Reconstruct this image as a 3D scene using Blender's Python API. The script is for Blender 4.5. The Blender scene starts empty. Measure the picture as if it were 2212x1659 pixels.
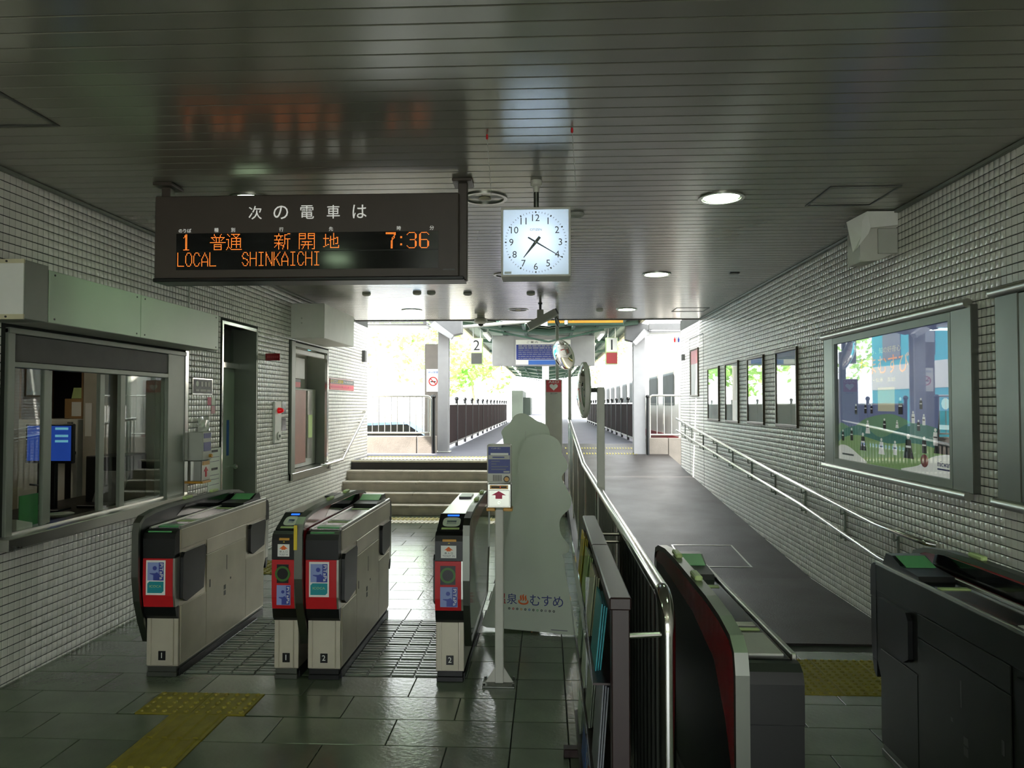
import bpy, math, random
import numpy as np
from mathutils import Vector, Matrix, Euler
random.seed(7)
scene = bpy.context.scene
C = scene.collection

# ---------------------------------------------------------------- camera, sky, sun, exposure
F_PX, W_PX = 1597.0, 2212.0
PSI = math.atan(74 / F_PX)
TH = math.atan(43.5 * math.cos(PSI) / F_PX)
cam = bpy.data.cameras.new('camera')
cam.sensor_fit = 'HORIZONTAL'; cam.sensor_width = 36.0
cam.lens = 36.0 * F_PX / W_PX
cam.clip_start = 0.05; cam.clip_end = 400
cam_o = bpy.data.objects.new('camera', cam); C.objects.link(cam_o)
cam_o.location = (0, 0, 1.65)
cam_o.rotation_euler = (math.pi / 2 + TH, 0, PSI)
scene.camera = cam_o

world = bpy.data.worlds.new('sky'); scene.world = world
world.use_nodes = True
bgn = world.node_tree.nodes['Background']
bgn.inputs['Color'].default_value = (0.93, 0.97, 1.0, 1)
bgn.inputs['Strength'].default_value = 7.0

sun = bpy.data.lights.new('sun', 'SUN'); sun.energy = 45.0; sun.angle = 0.02; sun.color = (1, .96, .9)
sun_o = bpy.data.objects.new('sun', sun); C.objects.link(sun_o)
sun_o.rotation_euler = Vector((.64, .16, -.75)).to_track_quat('-Z', 'Y').to_euler()

scene.view_settings.view_transform = 'Standard'
scene.view_settings.look = 'None'
scene.view_settings.gamma = 1.0
scene.view_settings.use_curve_mapping = False
scene.view_settings.exposure = 0.0

# ---------------------------------------------------------------- materials
def lin(c):
    if isinstance(c, str):
        c = c.lstrip('#'); c = [int(c[i:i + 2], 16) / 255 for i in (0, 2, 4)]
        c = [x / 12.92 if x <= .04045 else ((x + .055) / 1.055) ** 2.4 for x in c]
    return tuple(c)
MATS = {}
def M(name, col='#888888', rough=.5, metal=0, emit=0, var=.08, scale=8, bump=0, bscale=60, rrough=.0, spec=.5, aniso=0, perisl=0, perobj=0, coat=0):
    if name in MATS: return MATS[name]
    m = bpy.data.materials.new(name); m.use_nodes = True
    nt = m.node_tree; b = nt.nodes['Principled BSDF']
    c = lin(col)
    b.inputs['Roughness'].default_value = rough
    b.inputs['Metallic'].default_value = metal
    b.inputs['Specular IOR Level'].default_value = spec
    if aniso: b.inputs['Anisotropic'].default_value = aniso
    if coat: b.inputs['Coat Weight'].default_value = coat; b.inputs['Coat Roughness'].default_value = .05
    N = nt.nodes.new; Lk = nt.links.new
    tc = N('ShaderNodeTexCoord')
    no = N('ShaderNodeTexNoise'); no.inputs['Scale'].default_value = scale; no.inputs['Detail'].default_value = 4
    Lk(tc.outputs['Object'], no.inputs['Vector'])
    mr = N('ShaderNodeMapRange'); mr.inputs['From Min'].default_value = .3; mr.inputs['From Max'].default_value = .7
    mr.inputs['To Min'].default_value = 1 - var; mr.inputs['To Max'].default_value = 1 + var
    Lk(no.outputs['Fac'], mr.inputs['Value'])
    fac = mr.outputs['Result']
    for amt, kind in ((perisl, 'isl'), (perobj, 'obj')):
        if not amt: continue
        if kind == 'isl': r = N('ShaderNodeNewGeometry').outputs['Random Per Island']
        else: r = N('ShaderNodeObjectInfo').outputs['Random']
        m2 = N('ShaderNodeMapRange'); m2.inputs['To Min'].default_value = 1 - amt; m2.inputs['To Max'].default_value = 1 + amt
        Lk(r, m2.inputs['Value'])
        mu = N('ShaderNodeMath'); mu.operation = 'MULTIPLY'; Lk(fac, mu.inputs[0]); Lk(m2.outputs['Result'], mu.inputs[1]); fac = mu.outputs[0]
    vm = N('ShaderNodeVectorMath'); vm.operation = 'SCALE'; vm.inputs[0].default_value = c; Lk(fac, vm.inputs['Scale'])
    Lk(vm.outputs['Vector'], b.inputs['Base Color'])
    if emit:
        Lk(vm.outputs['Vector'], b.inputs['Emission Color']); b.inputs['Emission Strength'].default_value = emit
    if rrough:
        r2 = N('ShaderNodeMapRange'); r2.inputs['To Min'].default_value = max(0, rough - rrough); r2.inputs['To Max'].default_value = rough + rrough
        Lk(no.outputs['Fac'], r2.inputs['Value']); Lk(r2.outputs['Result'], b.inputs['Roughness'])
    if bump:
        n2 = N('ShaderNodeTexNoise'); n2.inputs['Scale'].default_value = bscale; n2.inputs['Detail'].default_value = 3
        Lk(tc.outputs['Object'], n2.inputs['Vector'])
        bp = N('ShaderNodeBump'); bp.inputs['Strength'].default_value = bump; bp.inputs['Distance'].default_value = .01
        Lk(n2.outputs['Fac'], bp.inputs['Height']); Lk(bp.outputs['Normal'], b.inputs['Normal'])
    MATS[name] = m; return m

def glass(name, tint=(1, 1, 1), rough=.01, f0=.04):
    """thin clear sheet: the same Schlick reflectance from either side"""
    if name in MATS: return MATS[name]
    m = bpy.data.materials.new(name); m.use_nodes = True; nt = m.node_tree
    nt.nodes.remove(nt.nodes['Principled BSDF']); out = nt.nodes['Material Output']
    t = nt.nodes.new('ShaderNodeBsdfTransparent'); t.inputs['Color'].default_value = (*tint, 1)
    g = nt.nodes.new('ShaderNodeBsdfGlossy'); g.inputs['Roughness'].default_value = rough
    ge = nt.nodes.new('ShaderNodeNewGeometry')
    dt = nt.nodes.new('ShaderNodeVectorMath'); dt.operation = 'DOT_PRODUCT'
    nt.links.new(ge.outputs['Normal'], dt.inputs[0]); nt.links.new(ge.outputs['Incoming'], dt.inputs[1])
    def mth(op, a, b=None):
        n = nt.nodes.new('ShaderNodeMath'); n.operation = op
        for k, v in enumerate((a, b)):
            if v is None: continue
            if isinstance(v, (int, float)): n.inputs[k].default_value = v
            else: nt.links.new(v, n.inputs[k])
        return n.outputs[0]
    q = mth('POWER', mth('SUBTRACT', 1.0, mth('ABSOLUTE', dt.outputs['Value'])), 5.0)
    fr = mth('ADD', mth('MULTIPLY', q, 1-f0), f0)
    mx = nt.nodes.new('ShaderNodeMixShader')
    nt.links.new(fr, mx.inputs[0]); nt.links.new(t.outputs[0], mx.inputs[1]); nt.links.new(g.outputs[0], mx.inputs[2])
    nt.links.new(mx.outputs[0], out.inputs['Surface'])
    MATS[name] = m; return m

def translucent(name, col):
    m = bpy.data.materials.new(name); m.use_nodes = True; nt = m.node_tree
    nt.nodes.remove(nt.nodes['Principled BSDF']); out = nt.nodes['Material Output']
    t = nt.nodes.new('ShaderNodeBsdfTranslucent'); t.inputs['Color'].default_value = (*lin(col), 1)
    d = nt.nodes.new('ShaderNodeBsdfDiffuse'); d.inputs['Color'].default_value = (*lin(col), 1)
    mx = nt.nodes.new('ShaderNodeMixShader'); mx.inputs[0].default_value = .4
    nt.links.new(t.outputs[0], mx.inputs[1]); nt.links.new(d.outputs[0], mx.inputs[2]); nt.links.new(mx.outputs[0], out.inputs['Surface'])
    MATS[name] = m; return m

def emission(name, col, s):
    if name in MATS: return MATS[name]
    m = bpy.data.materials.new(name); m.use_nodes = True; nt = m.node_tree
    nt.nodes.remove(nt.nodes['Principled BSDF']); out = nt.nodes['Material Output']
    e = nt.nodes.new('ShaderNodeEmission'); e.inputs[0].default_value = (*lin(col), 1); e.inputs[1].default_value = s
    nt.links.new(e.outputs[0], out.inputs['Surface'])
    MATS[name] = m; return m

M('tile', '#e4e0d9', .22, var=.06, scale=.6, perisl=.07, perobj=.05, spec=.5)
M('grout', '#2a2d28', .9, var=.3, scale=2)
M('plank', '#96958a', .19, metal=.38, var=.05, scale=1.2, rrough=.03, perobj=.05, spec=.8)
M('dark_gap', '#15160f', .8)
M('floor_tile', '#5e6b56', .18, var=.12, scale=3, perobj=.1, spec=.9, rrough=.06, bump=.12, bscale=35)
M('floor_grout', '#3c4038', .9)
M('ribbed', '#6f776c', .24, var=.1, scale=9, perobj=.1)
M('tactile', '#8d8222', .55, var=.15, scale=14)
M('tactile_grey', '#c9c3ae', .6, var=.15, scale=14)
M('mat', '#26211e', .5, var=.25, scale=2.2, bump=.3, bscale=90, rrough=.12)
M('steel', '#b5b5ae', .3, metal=1, var=.08, scale=3, rrough=.06)
M('steel_dark', '#72756e', .38, metal=1, var=.1, scale=3)
M('polished', '#cfcfca', .14, metal=1, var=.04)
M('mirrorsteel', '#9aa096', .09, metal=1, var=.06, scale=2)
M('chrome', '#e8e8e8', .03, metal=1, var=0)
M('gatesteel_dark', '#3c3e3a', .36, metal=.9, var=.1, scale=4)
M('gatesteel', '#cfc8b8', .36, metal=.85, var=.08, scale=4, rrough=.05)
M('gatelow', '#c6bfac', .45, metal=.4, var=.08, scale=5)
M('black', '#0b0c0e', .36, var=.1)
M('black_gloss', '#101214', .12, var=.05)
M('rubber', '#1c1d1d', .6, var=.15)
M('red', '#c21a22', .38, var=.06)
M('darkred', '#8d1a20', .25, var=.08, coat=.3)
M('white', '#e6e6e0', .45, var=.03)
M('offwhite', '#cfcec4', .5, var=.05)
M('cream', '#c9c2a2', .55)
M('boxgrey', '#b9bab2', .5, var=.05)
M('fascia', '#b3cdae', .32, var=.04, scale=2)
M('greyframe', '#7d8378', .42, metal=.3, var=.08, scale=3)
M('darkgrey', '#4a4b48', .5, var=.1)
M('shutter', '#555550', .6, var=.1)
M('brownsign', '#4c433d', .45, var=.05)
M('rackbrown', '#261313', .38, var=.12)
M('print_white', '#f0f0ea', .6, var=.02)
M('print_black', '#14161a', .6, var=.02)
M('print_grey', '#7f8288', .6, var=.04)
M('navy', '#2c3a86', .45, var=.04)
M('blue', '#3a6cc0', .45, var=.05)
M('pitapa_light', '#8f9fd2', .35, var=.03)
M('pitapa_dark', '#3d4a9e', .35, var=.03)
M('teal', '#18909a', .35, var=.03)
M('orange', '#f0702a', .5, var=.03)
M('yellow', '#e2c630', .5, var=.04)
M('pink', '#d2305a', .5, var=.04)
M('green_pad', '#63b070', .3, var=.05)
M('lightgreen', '#b9d08a', .5, var=.08)
M('mint', '#d3dccb', .5, var=.03, scale=3)
M('doorgrey', '#a6b4a3', .4, metal=.2, var=.08, scale=2)
M('conc', '#857d73', .85, var=.14, scale=4, bump=.2, bscale=40)
M('stone', '#b9b1a2', .7, var=.16, scale=6, bump=.1, bscale=50)
M('stone_dark', '#2e2c2b', .6, var=.1)
M('asphalt', '#4d4d57', .8, var=.12, scale=3)
M('canopy_green', '#3f5b4c', .5, var=.12, scale=3)
M('canopy_roof', '#8b9a88', .55, var=.12, scale=2)
M('panelbrown', '#2b2122', .9, spec=.1, var=.08, scale=2)
M('foliage', '#86b25a', .7, var=.35, scale=1.5, perisl=.3)
_nt = MATS['foliage'].node_tree; _b = _nt.nodes['Principled BSDF']; _t = _nt.nodes.new('ShaderNodeBsdfTranslucent'); _m = _nt.nodes.new('ShaderNodeMixShader'); _m.inputs[0].default_value = .5
_t.inputs['Color'].default_value = (.42, .66, .2, 1)
_nt.links.new(_b.outputs[0], _m.inputs[1]); _nt.links.new(_t.outputs[0], _m.inputs[2]); _nt.links.new(_m.outputs[0], _nt.nodes['Material Output'].inputs['Surface'])
M('bounce_foliage', '#8ea67c', .8, var=.3, scale=1.5)
M('trunk', '#a89c86', .85, var=.2)
M('turquoise', '#36b6c8', .5, var=.06, scale=2)
M('carblue', '#7fa0c8', .25, var=.05, coat=.5)
M('train', '#ece6dc', .3, var=.03, coat=.3)
M('trainred', '#a02c30', .35, var=.04)
M('wood', '#8a6a45', .6, var=.2, scale=4)
M('cardboard', '#9c7a4c', .7, var=.1)
M('officewall', '#b5b09f', .7, var=.05)
M('screenblue', '#2a4fb0', .3, emit=.4, var=.05)
M('screenlight', '#7fd0e8', .3, emit=.4, var=.05)
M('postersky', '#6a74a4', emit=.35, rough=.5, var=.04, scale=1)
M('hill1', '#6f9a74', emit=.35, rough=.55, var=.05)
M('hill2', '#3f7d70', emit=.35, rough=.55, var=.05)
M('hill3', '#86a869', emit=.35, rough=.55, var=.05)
M('glow_lettering', '#f2f2ec', .6, emit=.4, var=.02)  # white board print given a glow to raise its brightness
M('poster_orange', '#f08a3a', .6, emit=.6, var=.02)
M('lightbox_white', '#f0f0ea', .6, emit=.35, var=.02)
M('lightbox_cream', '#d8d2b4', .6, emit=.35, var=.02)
M('plastic_clear', '#d8d8d0', .15, var=.1)
M('amber', '#d29a3a', .4)
M('redlamp', '#d8101a', .15, emit=.35, var=.02)
M('ledgreen', '#3c6a24', .4, emit=.02, var=.1)
M('leddot', '#ff8030', .4, emit=2.6, var=.12, scale=60)
M('bluelamp', '#2a6cff', .3, emit=1.6, var=.02)
M('ground', '#8f8c84', .9, var=.1)
M('hillgreen', '#30382f', .9, var=.3, scale=.6)
emission('lamp', '#dcffd0', 22.0)
emission('tube', '#f4fff4', 9.0)
emission('tube_clock', '#eaf0ff', 42.0)
glass('pane', (.93, .96, .94)); glass('acrylic', (.9, .93, .9), .03)
glass('poster_glass', (.97, .98, .98), .01, .06)
translucent('clockface', '#eef4ff')

# ---------------------------------------------------------------- mesh builder
class MB:
    def __init__(s): s.v = []; s.f = []
    def add(s, vs, fs):
        n = len(s.v); s.v += [tuple(v) for v in vs]; s.f += [tuple(i + n for i in f) for f in fs]; return s
    def box(s, x0, x1, y0, y1, z0, z1):
        return s.add([(x0,y0,z0),(x1,y0,z0),(x1,y1,z0),(x0,y1,z0),(x0,y0,z1),(x1,y0,z1),(x1,y1,z1),(x0,y1,z1)],
                     [(0,3,2,1),(4,5,6,7),(0,1,5,4),(1,2,6,5),(2,3,7,6),(3,0,4,7)])
    def cbox(s, x0, x1, y0, y1, z0, z1, c=.004):
        c = min(c, (x1-x0)*.45, (y1-y0)*.45, (z1-z0)*.45)
        vs = []; idx = {}
        X = ((x0, 1), (x1, -1)); Yy = ((y0, 1), (y1, -1)); Zz = ((z0, 1), (z1, -1))
        for i in (0,1):
            for j in (0,1):
                for k in (0,1):
                    x, sx = X[i]; y, sy = Yy[j]; z, sz = Zz[k]
                    for a, p in enumerate(((x, y+sy*c, z+sz*c), (x+sx*c, y, z+sz*c), (x+sx*c, y+sy*c, z))):
                        idx[i,j,k,a] = len(vs); vs.append(p)
        f = []
        I = idx
        f += [(I[0,0,0,0],I[0,0,1,0],I[0,1,1,0],I[0,1,0,0]), (I[1,0,0,0],I[1,1,0,0],I[1,1,1,0],I[1,0,1,0])]
        f += [(I[0,0,0,1],I[1,0,0,1],I[1,0,1,1],I[0,0,1,1]), (I[0,1,0,1],I[0,1,1,1],I[1,1,1,1],I[1,1,0,1])]
        f += [(I[0,0,0,2],I[0,1,0,2],I[1,1,0,2],I[1,0,0,2]), (I[0,0,1,2],I[1,0,1,2],I[1,1,1,2],I[0,1,1,2])]
        for k in (0,1):
            for i in (0,1):
                f.append((I[i,0,k,0],I[i,1,k,0],I[i,1,k,2],I[i,0,k,2]))
            for j in (0,1):
                f.append((I[0,j,k,1],I[1,j,k,1],I[1,j,k,2],I[0,j,k,2]))
        for i in (0,1):
            for j in (0,1):
                f.append((I[i,j,0,0],I[i,j,1,0],I[i,j,1,1],I[i,j,0,1]))
        for i in (0,1):
            for j in (0,1):
                for k in (0,1): f.append((I[i,j,k,0],I[i,j,k,1],I[i,j,k,2]))
        return s.add(vs, f)
    def prism(s, poly, axis, a0, a1):
        """poly in the two other axes (order: x:(y,z) y:(x,z) z:(x,y)) extruded along axis"""
        n = len(poly)
        def mk(p, a): return {'x': (a, p[0], p[1]), 'y': (p[0], a, p[1]), 'z': (p[0], p[1], a)}[axis]
        vs = [mk(p, a0) for p in poly] + [mk(p, a1) for p in poly]
        fs = [tuple(range(n)), tuple(range(2*n-1, n-1, -1))] + [(i, i+n, (i+1) % n + n, (i+1) % n) for i in range(n)]
        return s.add(vs, fs)
    def cyl(s, p0, p1, r, n=16, r1=None):
        p0, p1 = Vector(p0), Vector(p1); d = (p1-p0).normalized()
        a = d.orthogonal().normalized(); b = d.cross(a)
        r1 = r if r1 is None else r1
        vs = [p0 + (a*math.cos(t)+b*math.sin(t))*r for t in (2*math.pi*i/n for i in range(n))]
        vs += [p1 + (a*math.cos(t)+b*math.sin(t))*r1 for t in (2*math.pi*i/n for i in range(n))]
        fs = [(i, (i+1) % n, (i+1) % n+n, i+n) for i in range(n)] + [tuple(range(n-1, -1, -1)), tuple(range(n, 2*n))]
        return s.add(vs, fs)
    def tube(s, pts, r, n=12):
        pts = [Vector(p) for p in pts]; rings = []
        a = None
        for i, p in enumerate(pts):
            d = (pts[min(i+1, len(pts)-1)] - pts[max(i-1, 0)]).normalized()
            if a is None: a = d.orthogonal().normalized()
            else: a = (a - d*a.dot(d)).normalized()
            b = d.cross(a)
            rings.append([p + (a*math.cos(t)+b*math.sin(t))*r for t in (2*math.pi*k/n for k in range(n))])
        vs = [v for R in rings for v in R]; fs = []
        for i in range(len(pts)-1):
            for k in range(n): fs.append((i*n+k, i*n+(k+1) % n, (i+1)*n+(k+1) % n, (i+1)*n+k))
        fs += [tuple(range(n-1, -1, -1)), tuple(range(len(vs)-n, len(vs)))]
        return s.add(vs, fs)
    def lathe(s, prof, c=(0,0,0), n=24, axis='z'):
        vs = []; fs = []
        for r, h in prof:
            for k in range(n):
                t = 2*math.pi*k/n; x, y = r*math.cos(t), r*math.sin(t)
                p = {'z': (x, y, h), 'y': (x, h, y), 'x': (h, x, y)}[axis]
                vs.append((c[0]+p[0], c[1]+p[1], c[2]+p[2]))
        m = len(prof)
        for i in range(m-1):
            for k in range(n): fs.append((i*n+k, i*n+(k+1) % n, (i+1)*n+(k+1) % n, (i+1)*n+k))
        fs += [tuple(range(n)), tuple(range((m-1)*n, m*n))]
        return s.add(vs, fs)
    def torus(s, c, R, r, axis='y', n=28, m=8):
        vs = []; fs = []
        for i in range(n):
            t = 2*math.pi*i/n
            for j in range(m):
                q = 2*math.pi*j/m; rr = R + r*math.cos(q); h = r*math.sin(q)
                p = {'z': (rr*math.cos(t), rr*math.sin(t), h), 'y': (rr*math.cos(t), h, rr*math.sin(t)), 'x': (h, rr*math.cos(t), rr*math.sin(t))}[axis]
                vs.append((c[0]+p[0], c[1]+p[1], c[2]+p[2]))
        for i in range(n):
            for j in range(m): fs.append((i*m+j, ((i+1) % n)*m+j, ((i+1) % n)*m+(j+1) % m, i*m+(j+1) % m))
        return s.add(vs, fs)
    def ring(s, c, r0, r1, h, axis='y', n=40):
        """flat annulus of thickness h centred on c"""
        return s.lathe([(r0, -h/2), (r1, -h/2), (r1, h/2), (r0, h/2), (r0, -h/2)], c, n, axis) if False else s._ring(c, r0, r1, h, axis, n)
    def _ring(s, c, r0, r1, h, axis, n):
        vs = []; fs = []
        for rr, hh in ((r0, -h/2), (r1, -h/2), (r1, h/2), (r0, h/2)):
            for k in range(n):
                t = 2*math.pi*k/n; x, y = rr*math.cos(t), rr*math.sin(t)
                p = {'z': (x, y, hh), 'y': (x, hh, y), 'x': (hh, x, y)}[axis]
                vs.append((c[0]+p[0], c[1]+p[1], c[2]+p[2]))
        for i in range(4):
            for k in range(n): fs.append((i*n+k, i*n+(k+1) % n, ((i+1) % 4)*n+(k+1) % n, ((i+1) % 4)*n+k))
        return s.add(vs, fs)

ORI = {}
def link(name, data, parent=None):
    o = bpy.data.objects.new(name, data); C.objects.link(o)
    if parent is not None: o.parent = parent
    return o
def mesh_of(name, mb, mat, off=(0,0,0), smooth=False):
    me = bpy.data.meshes.new(name)
    vs = mb.v if off == (0,0,0) else [(a-off[0], b-off[1], c-off[2]) for a, b, c in mb.v]
    me.from_pydata(vs, [], mb.f); me.update()
    bm_fix(me)
    me.materials.append(MATS[mat] if isinstance(mat, str) else mat)
    if smooth:
        me.polygons.foreach_set('use_smooth', [True]*len(me.polygons))
        me.set_sharp_from_angle(angle=math.radians(40))
    return me
import bmesh
def bm_fix(me):
    bm = bmesh.new(); bm.from_mesh(me); bmesh.ops.recalc_face_normals(bm, faces=bm.faces); bm.to_mesh(me); bm.free()
def origin(p):
    return ORI.get(p.name, (0,0,0)) if p is not None else (0,0,0)
def part(name, mb, mat, parent, local=False, smooth=False, label=None):
    off = (0,0,0) if local else origin(parent)
    o = link(name, mesh_of(name, mb, mat, off, smooth), parent)
    ORI[o.name] = off
    if label: o['label'] = label
    return o
def thing(name, label, cat, loc=(0,0,0), rotz=0, group=None):
    o = link(name, None); o.empty_display_size = .1
    o.location = loc; o.rotation_euler = (0,0,rotz)
    ORI[o.name] = tuple(loc)
    o['label'] = label; o['category'] = cat
    if group: o['group'] = group
    return o
def single(name, mb, mat, label, cat, group=None, loc=(0,0,0), smooth=False):
    o = link(name, mesh_of(name, mb, mat, tuple(loc), smooth)); o.location = loc
    ORI[o.name] = tuple(loc)
    o['label'] = label; o['category'] = cat
    if group: o['group'] = group
    return o
def struct(name, mb, mat, label=None, smooth=False):
    o = link(name, mesh_of(name, mb, mat, (0,0,0), smooth)); o['kind'] = 'structure'; ORI[o.name] = (0,0,0)
    if label: o['label'] = label
    return o
def inst(name, me, loc, parent=None, rot=None):
    o = link(name, me, parent); o.location = loc
    if rot: o.rotation_euler = rot
    return o
ROT = {'-y': (math.pi/2, 0, 0), '+x': (math.pi/2, 0, math.pi/2), '-x': (math.pi/2, 0, -math.pi/2), 'up': (0, 0, 0)}
TXT = {}
def text_mesh(body, mat, depth):
    k = (body, mat, depth)
    if k in TXT: return TXT[k]
    cu = bpy.data.curves.new('t', 'FONT'); cu.body = body; cu.size = 1; cu.resolution_u = 3; cu.extrude = depth/2
    o = bpy.data.objects.new('t', cu); C.objects.link(o)
    dg = bpy.context.evaluated_depsgraph_get()
    me = bpy.data.meshes.new_from_object(o.evaluated_get(dg))
    bpy.data.objects.remove(o); bpy.data.curves.remove(cu)
    me.materials.clear(); me.materials.append(MATS[mat])
    co = np.empty(len(me.vertices)*3); me.vertices.foreach_get('co', co); co = co.reshape(-1, 3)
    lo, hi = co.min(0), co.max(0); co[:, :2] -= (lo[:2]+hi[:2])/2
    me.vertices.foreach_set('co', co.ravel()); me.update(); me.name = 'lettering'
    TXT[k] = (me, (hi-lo)[:2]); return TXT[k]
def text(body, ctr, face, mat, parent, h=None, w=None, spin=0, name='lettering', extra_rot=None):
    """lettering centred at ctr (world), h = glyph height, w = overall width"""
    me, (tw, th) = text_mesh(body, mat, .02)
    s_h = (h/th) if h else None; s_w = (w/tw) if w else None
    sy = s_h or s_w; sx = s_w or s_h
    o = link(name, me, parent); off = origin(parent)
    rot = Euler(ROT[face]).to_matrix() @ Euler((0, 0, spin)).to_matrix()
    if extra_rot: rot = extra_rot @ rot
    o.rotation_euler = rot.to_euler()
    o.location = tuple(ctr[i]-off[i] for i in range(3)); o.scale = (sx, sy, .05)
    return o

# ================================================================ the setting
L, R, ZC = -3.18, 2.50, 3.03
YC = 12.07                       # end of the hall ceiling
PLAT = .735                      # platform level
def ramp_z(y): return max(0.0, min(PLAT, (y-7.15)*.0722))

# ---- floor -------------------------------------------------------------------
fl = MB()
fl.box(L-.3, R+.3, -4.2, 5.22, -.2, -.012)
fl.box(L-.3, .30, 5.22, 11.2, -.2, -.012)
floor = struct('floor', fl, 'floor_grout')
def tile_mesh(w, d, name='floor_tile', mat='floor_tile', t=.012):
    g = .0025
    return mesh_of(name, MB().cbox(-w/2+g, w/2-g, -d/2+g, d/2-g, -t, 0, .0018), mat)
TM = {}
holes = []   # floor areas taken by other paving
RIB = [(-2.225, -1.64, 4.485, 5.66), (-1.235, -.66, 4.485, 5.66)]
TAC = [(-2.2, -1.6, 3.895, 4.185), (-2.0, -1.69, 3.30, 3.895), (1.39, 2.29, 4.315, 4.9)]
holes = RIB + TAC
def put_tile(x0, x1, y0, y1, bag):
    cells = [(x0, x1, y0, y1)]
    for h in holes:
        nxt = []
        for a, b, c, d in cells:
            if b <= h[0]+.005 or a >= h[1]-.005 or d <= h[2]+.005 or c >= h[3]-.005: nxt.append((a, b, c, d)); continue
            if c < h[2]: nxt.append((a, b, c, h[2]))
            if d > h[3]: nxt.append((a, b, h[3], d))
            cc, dd = max(c, h[2]), min(d, h[3])
            if a < h[0]: nxt.append((a, h[0], cc, dd))
            if b > h[1]: nxt.append((h[1], b, cc, dd))
        cells = nxt
    for a, b, c, d in cells:
        if b-a < .02 or d-c < .02: continue
        if bag is not None:
            bag.box(a+.0025, b-.0025, c+.0025, d-.0025, -.012, 0); continue
        k = (round(b-a, 3), round(d-c, 3))
        if k not in TM: TM[k] = tile_mesh(*k)
        inst('floor_tile', TM[k], ((a+b)/2, (c+d)/2, 0), floor)
rest = MB()
row0 = 4.476
for r in range(-29, 22):
    y0 = row0 + r*.2955; y1 = y0 + .2955
    if y0 > 10.85: break
    y1 = min(y1, 10.93)
    bag = rest if y0 < 2.75 else None
    ph = -1.087 if r % 2 == 0 else -1.387
    # left field, then a straight band, then right field
    xs = [L] + [ph + .605*k for k in range(-6, 6) if L+.03 < ph + .605*k < -.2] + [-.175]
    for a, b in zip(xs[:-1], xs[1:]): put_tile(a, b, y0, y1, bag)
    put_tile(-.175, .107, y0, y1, bag)
    if y0 > 5.0:
        put_tile(.107, .30, y0, y1, bag)
    else:
        yy1 = min(y1, 5.22)
        xs = [.107] + [ph + .605*k for k in range(1, 9) if .2 < ph + .605*k < R-.05] + [R]
        for a, b in zip(xs[:-1], xs[1:]): put_tile(a, b, y0, yy1, bag)
ro = part('floor_tiles_behind', rest, 'floor_tile', floor); ro['kind'] = 'stuff'
# ribbed paving inside the gate lanes
rb = MB(); g = .003; p = .1462
rb.box(-p/2+g, p/2-g, -p/2+g, p/2-g, -.012, -.004)
for k in range(3):
    y = (k-1)*.042
    rb.prism([(y-.016, -.004), (y-.011, .004), (y+.011, .004), (y+.016, -.004)], 'x', -p/2+g+.004, p/2-g-.004)
ribm = mesh_of('ribbed_tile', rb, 'ribbed')
for x0, x1, y0, y1 in RIB:
    for i in range(4):
        for j in range(8):
            inst('ribbed_tile', ribm, (x0+(i+.5)*(x1-x0)/4, y0+(j+.5)*.1469, 0), floor)
# tactile paving
def dome_tile(n, w, d, nm='warning_tile', mat='tactile'):
    mb = MB().cbox(-w/2+.002, w/2-.002, -d/2+.002, d/2-.002, -.012, .003, .0015)
    for i in range(n):
        for j in range(n):
            mb.lathe([(.014, .003), (.0125, .009), (.007, .0125)], (-w/2+(i+.5)*w/n, -d/2+(j+.5)*d/n, 0), 8)
    return mesh_of(nm, mb, mat)
def bar_tile(w, d, n=4, nm='guide_tile', mat='tactile'):
    mb = MB().cbox(-w/2+.002, w/2-.002, -d/2+.002, d/2-.002, -.012, .003, .0015)
    for i in range(n):
        x = -w/2+(i+.5)*w/n
        mb.prism([(x-.016, .003), (x-.010, .011), (x+.010, .011), (x+.016, .003)], 'y', -d/2+.012, d/2-.012)
    return mesh_of(nm, mb, mat)
dm = dome_tile(5, .30, .29); bmn = bar_tile(.31, .2975); dm2 = dome_tile(6, .30, .2925)
for i in range(2): inst('warning_tile', dm, (-2.05+i*.30, 4.04, 0), floor)
for j in range(2): inst('guide_tile', bmn, (-1.845, 3.449+j*.2975, 0), floor)
for i in range(3):
    for j in range(2): inst('warning_tile', dm2, (1.54+i*.30, 4.461+j*.2925, 0), floor)
for j in range(2): inst('warning_tile', dm, (-2.80, 7.25+j*.3, .003), floor)
sm = bar_tile(.30, .235, 5, 'stair_warning_tile', 'tactile'); sm2 = bar_tile(.30, .235, 5, 'stair_warning_tile', 'tactile_grey')
for i in range(10):
    inst('stair_warning_tile', sm, (-2.95+i*.30, 10.55, .003), floor); inst('stair_warning_tile', sm2, (-2.95+i*.30, 10.31, .003), floor)

# ---- stairs, landing, ramp -----------------------------------------------------
stairs = struct('stairs', MB().box(L, .28, 10.95, 12.2, -.1, .10), 'stone_dark')
stairs['label'] = 'five stone steps up to the platform'
for k in range(5):
    y0 = 10.93 + k*.25; z1 = (k+1)*.147
    x1 = .28
    if k < 4:
        part('riser', MB().cbox(L, x1, y0+.012, 12.25, z1-.147, z1-.035, .003), 'stone', stairs)
        for i in range(3):
            xa = L + i*(x1-L)/3; part('tread', MB().cbox(xa+.002, xa+(x1-L)/3-.002, y0-.008, y0+.27, z1-.035, z1, .006), 'stone', stairs)
    else:
        part('riser', MB().cbox(L, x1, y0+.012, 12.25, z1-.147, z1-.03, .003), 'stone_dark', stairs)
        part('tread', MB().cbox(L, x1, y0-.005, y0+.07, z1-.03, z1, .005), 'tactile_grey', stairs)
plat = MB().box(L-.3, .30, 11.99, 14.6, -.3, PLAT-.004); plat.box(-2.15, 2.35, 14.6, 70, -.3, PLAT-.004) if False else None
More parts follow.
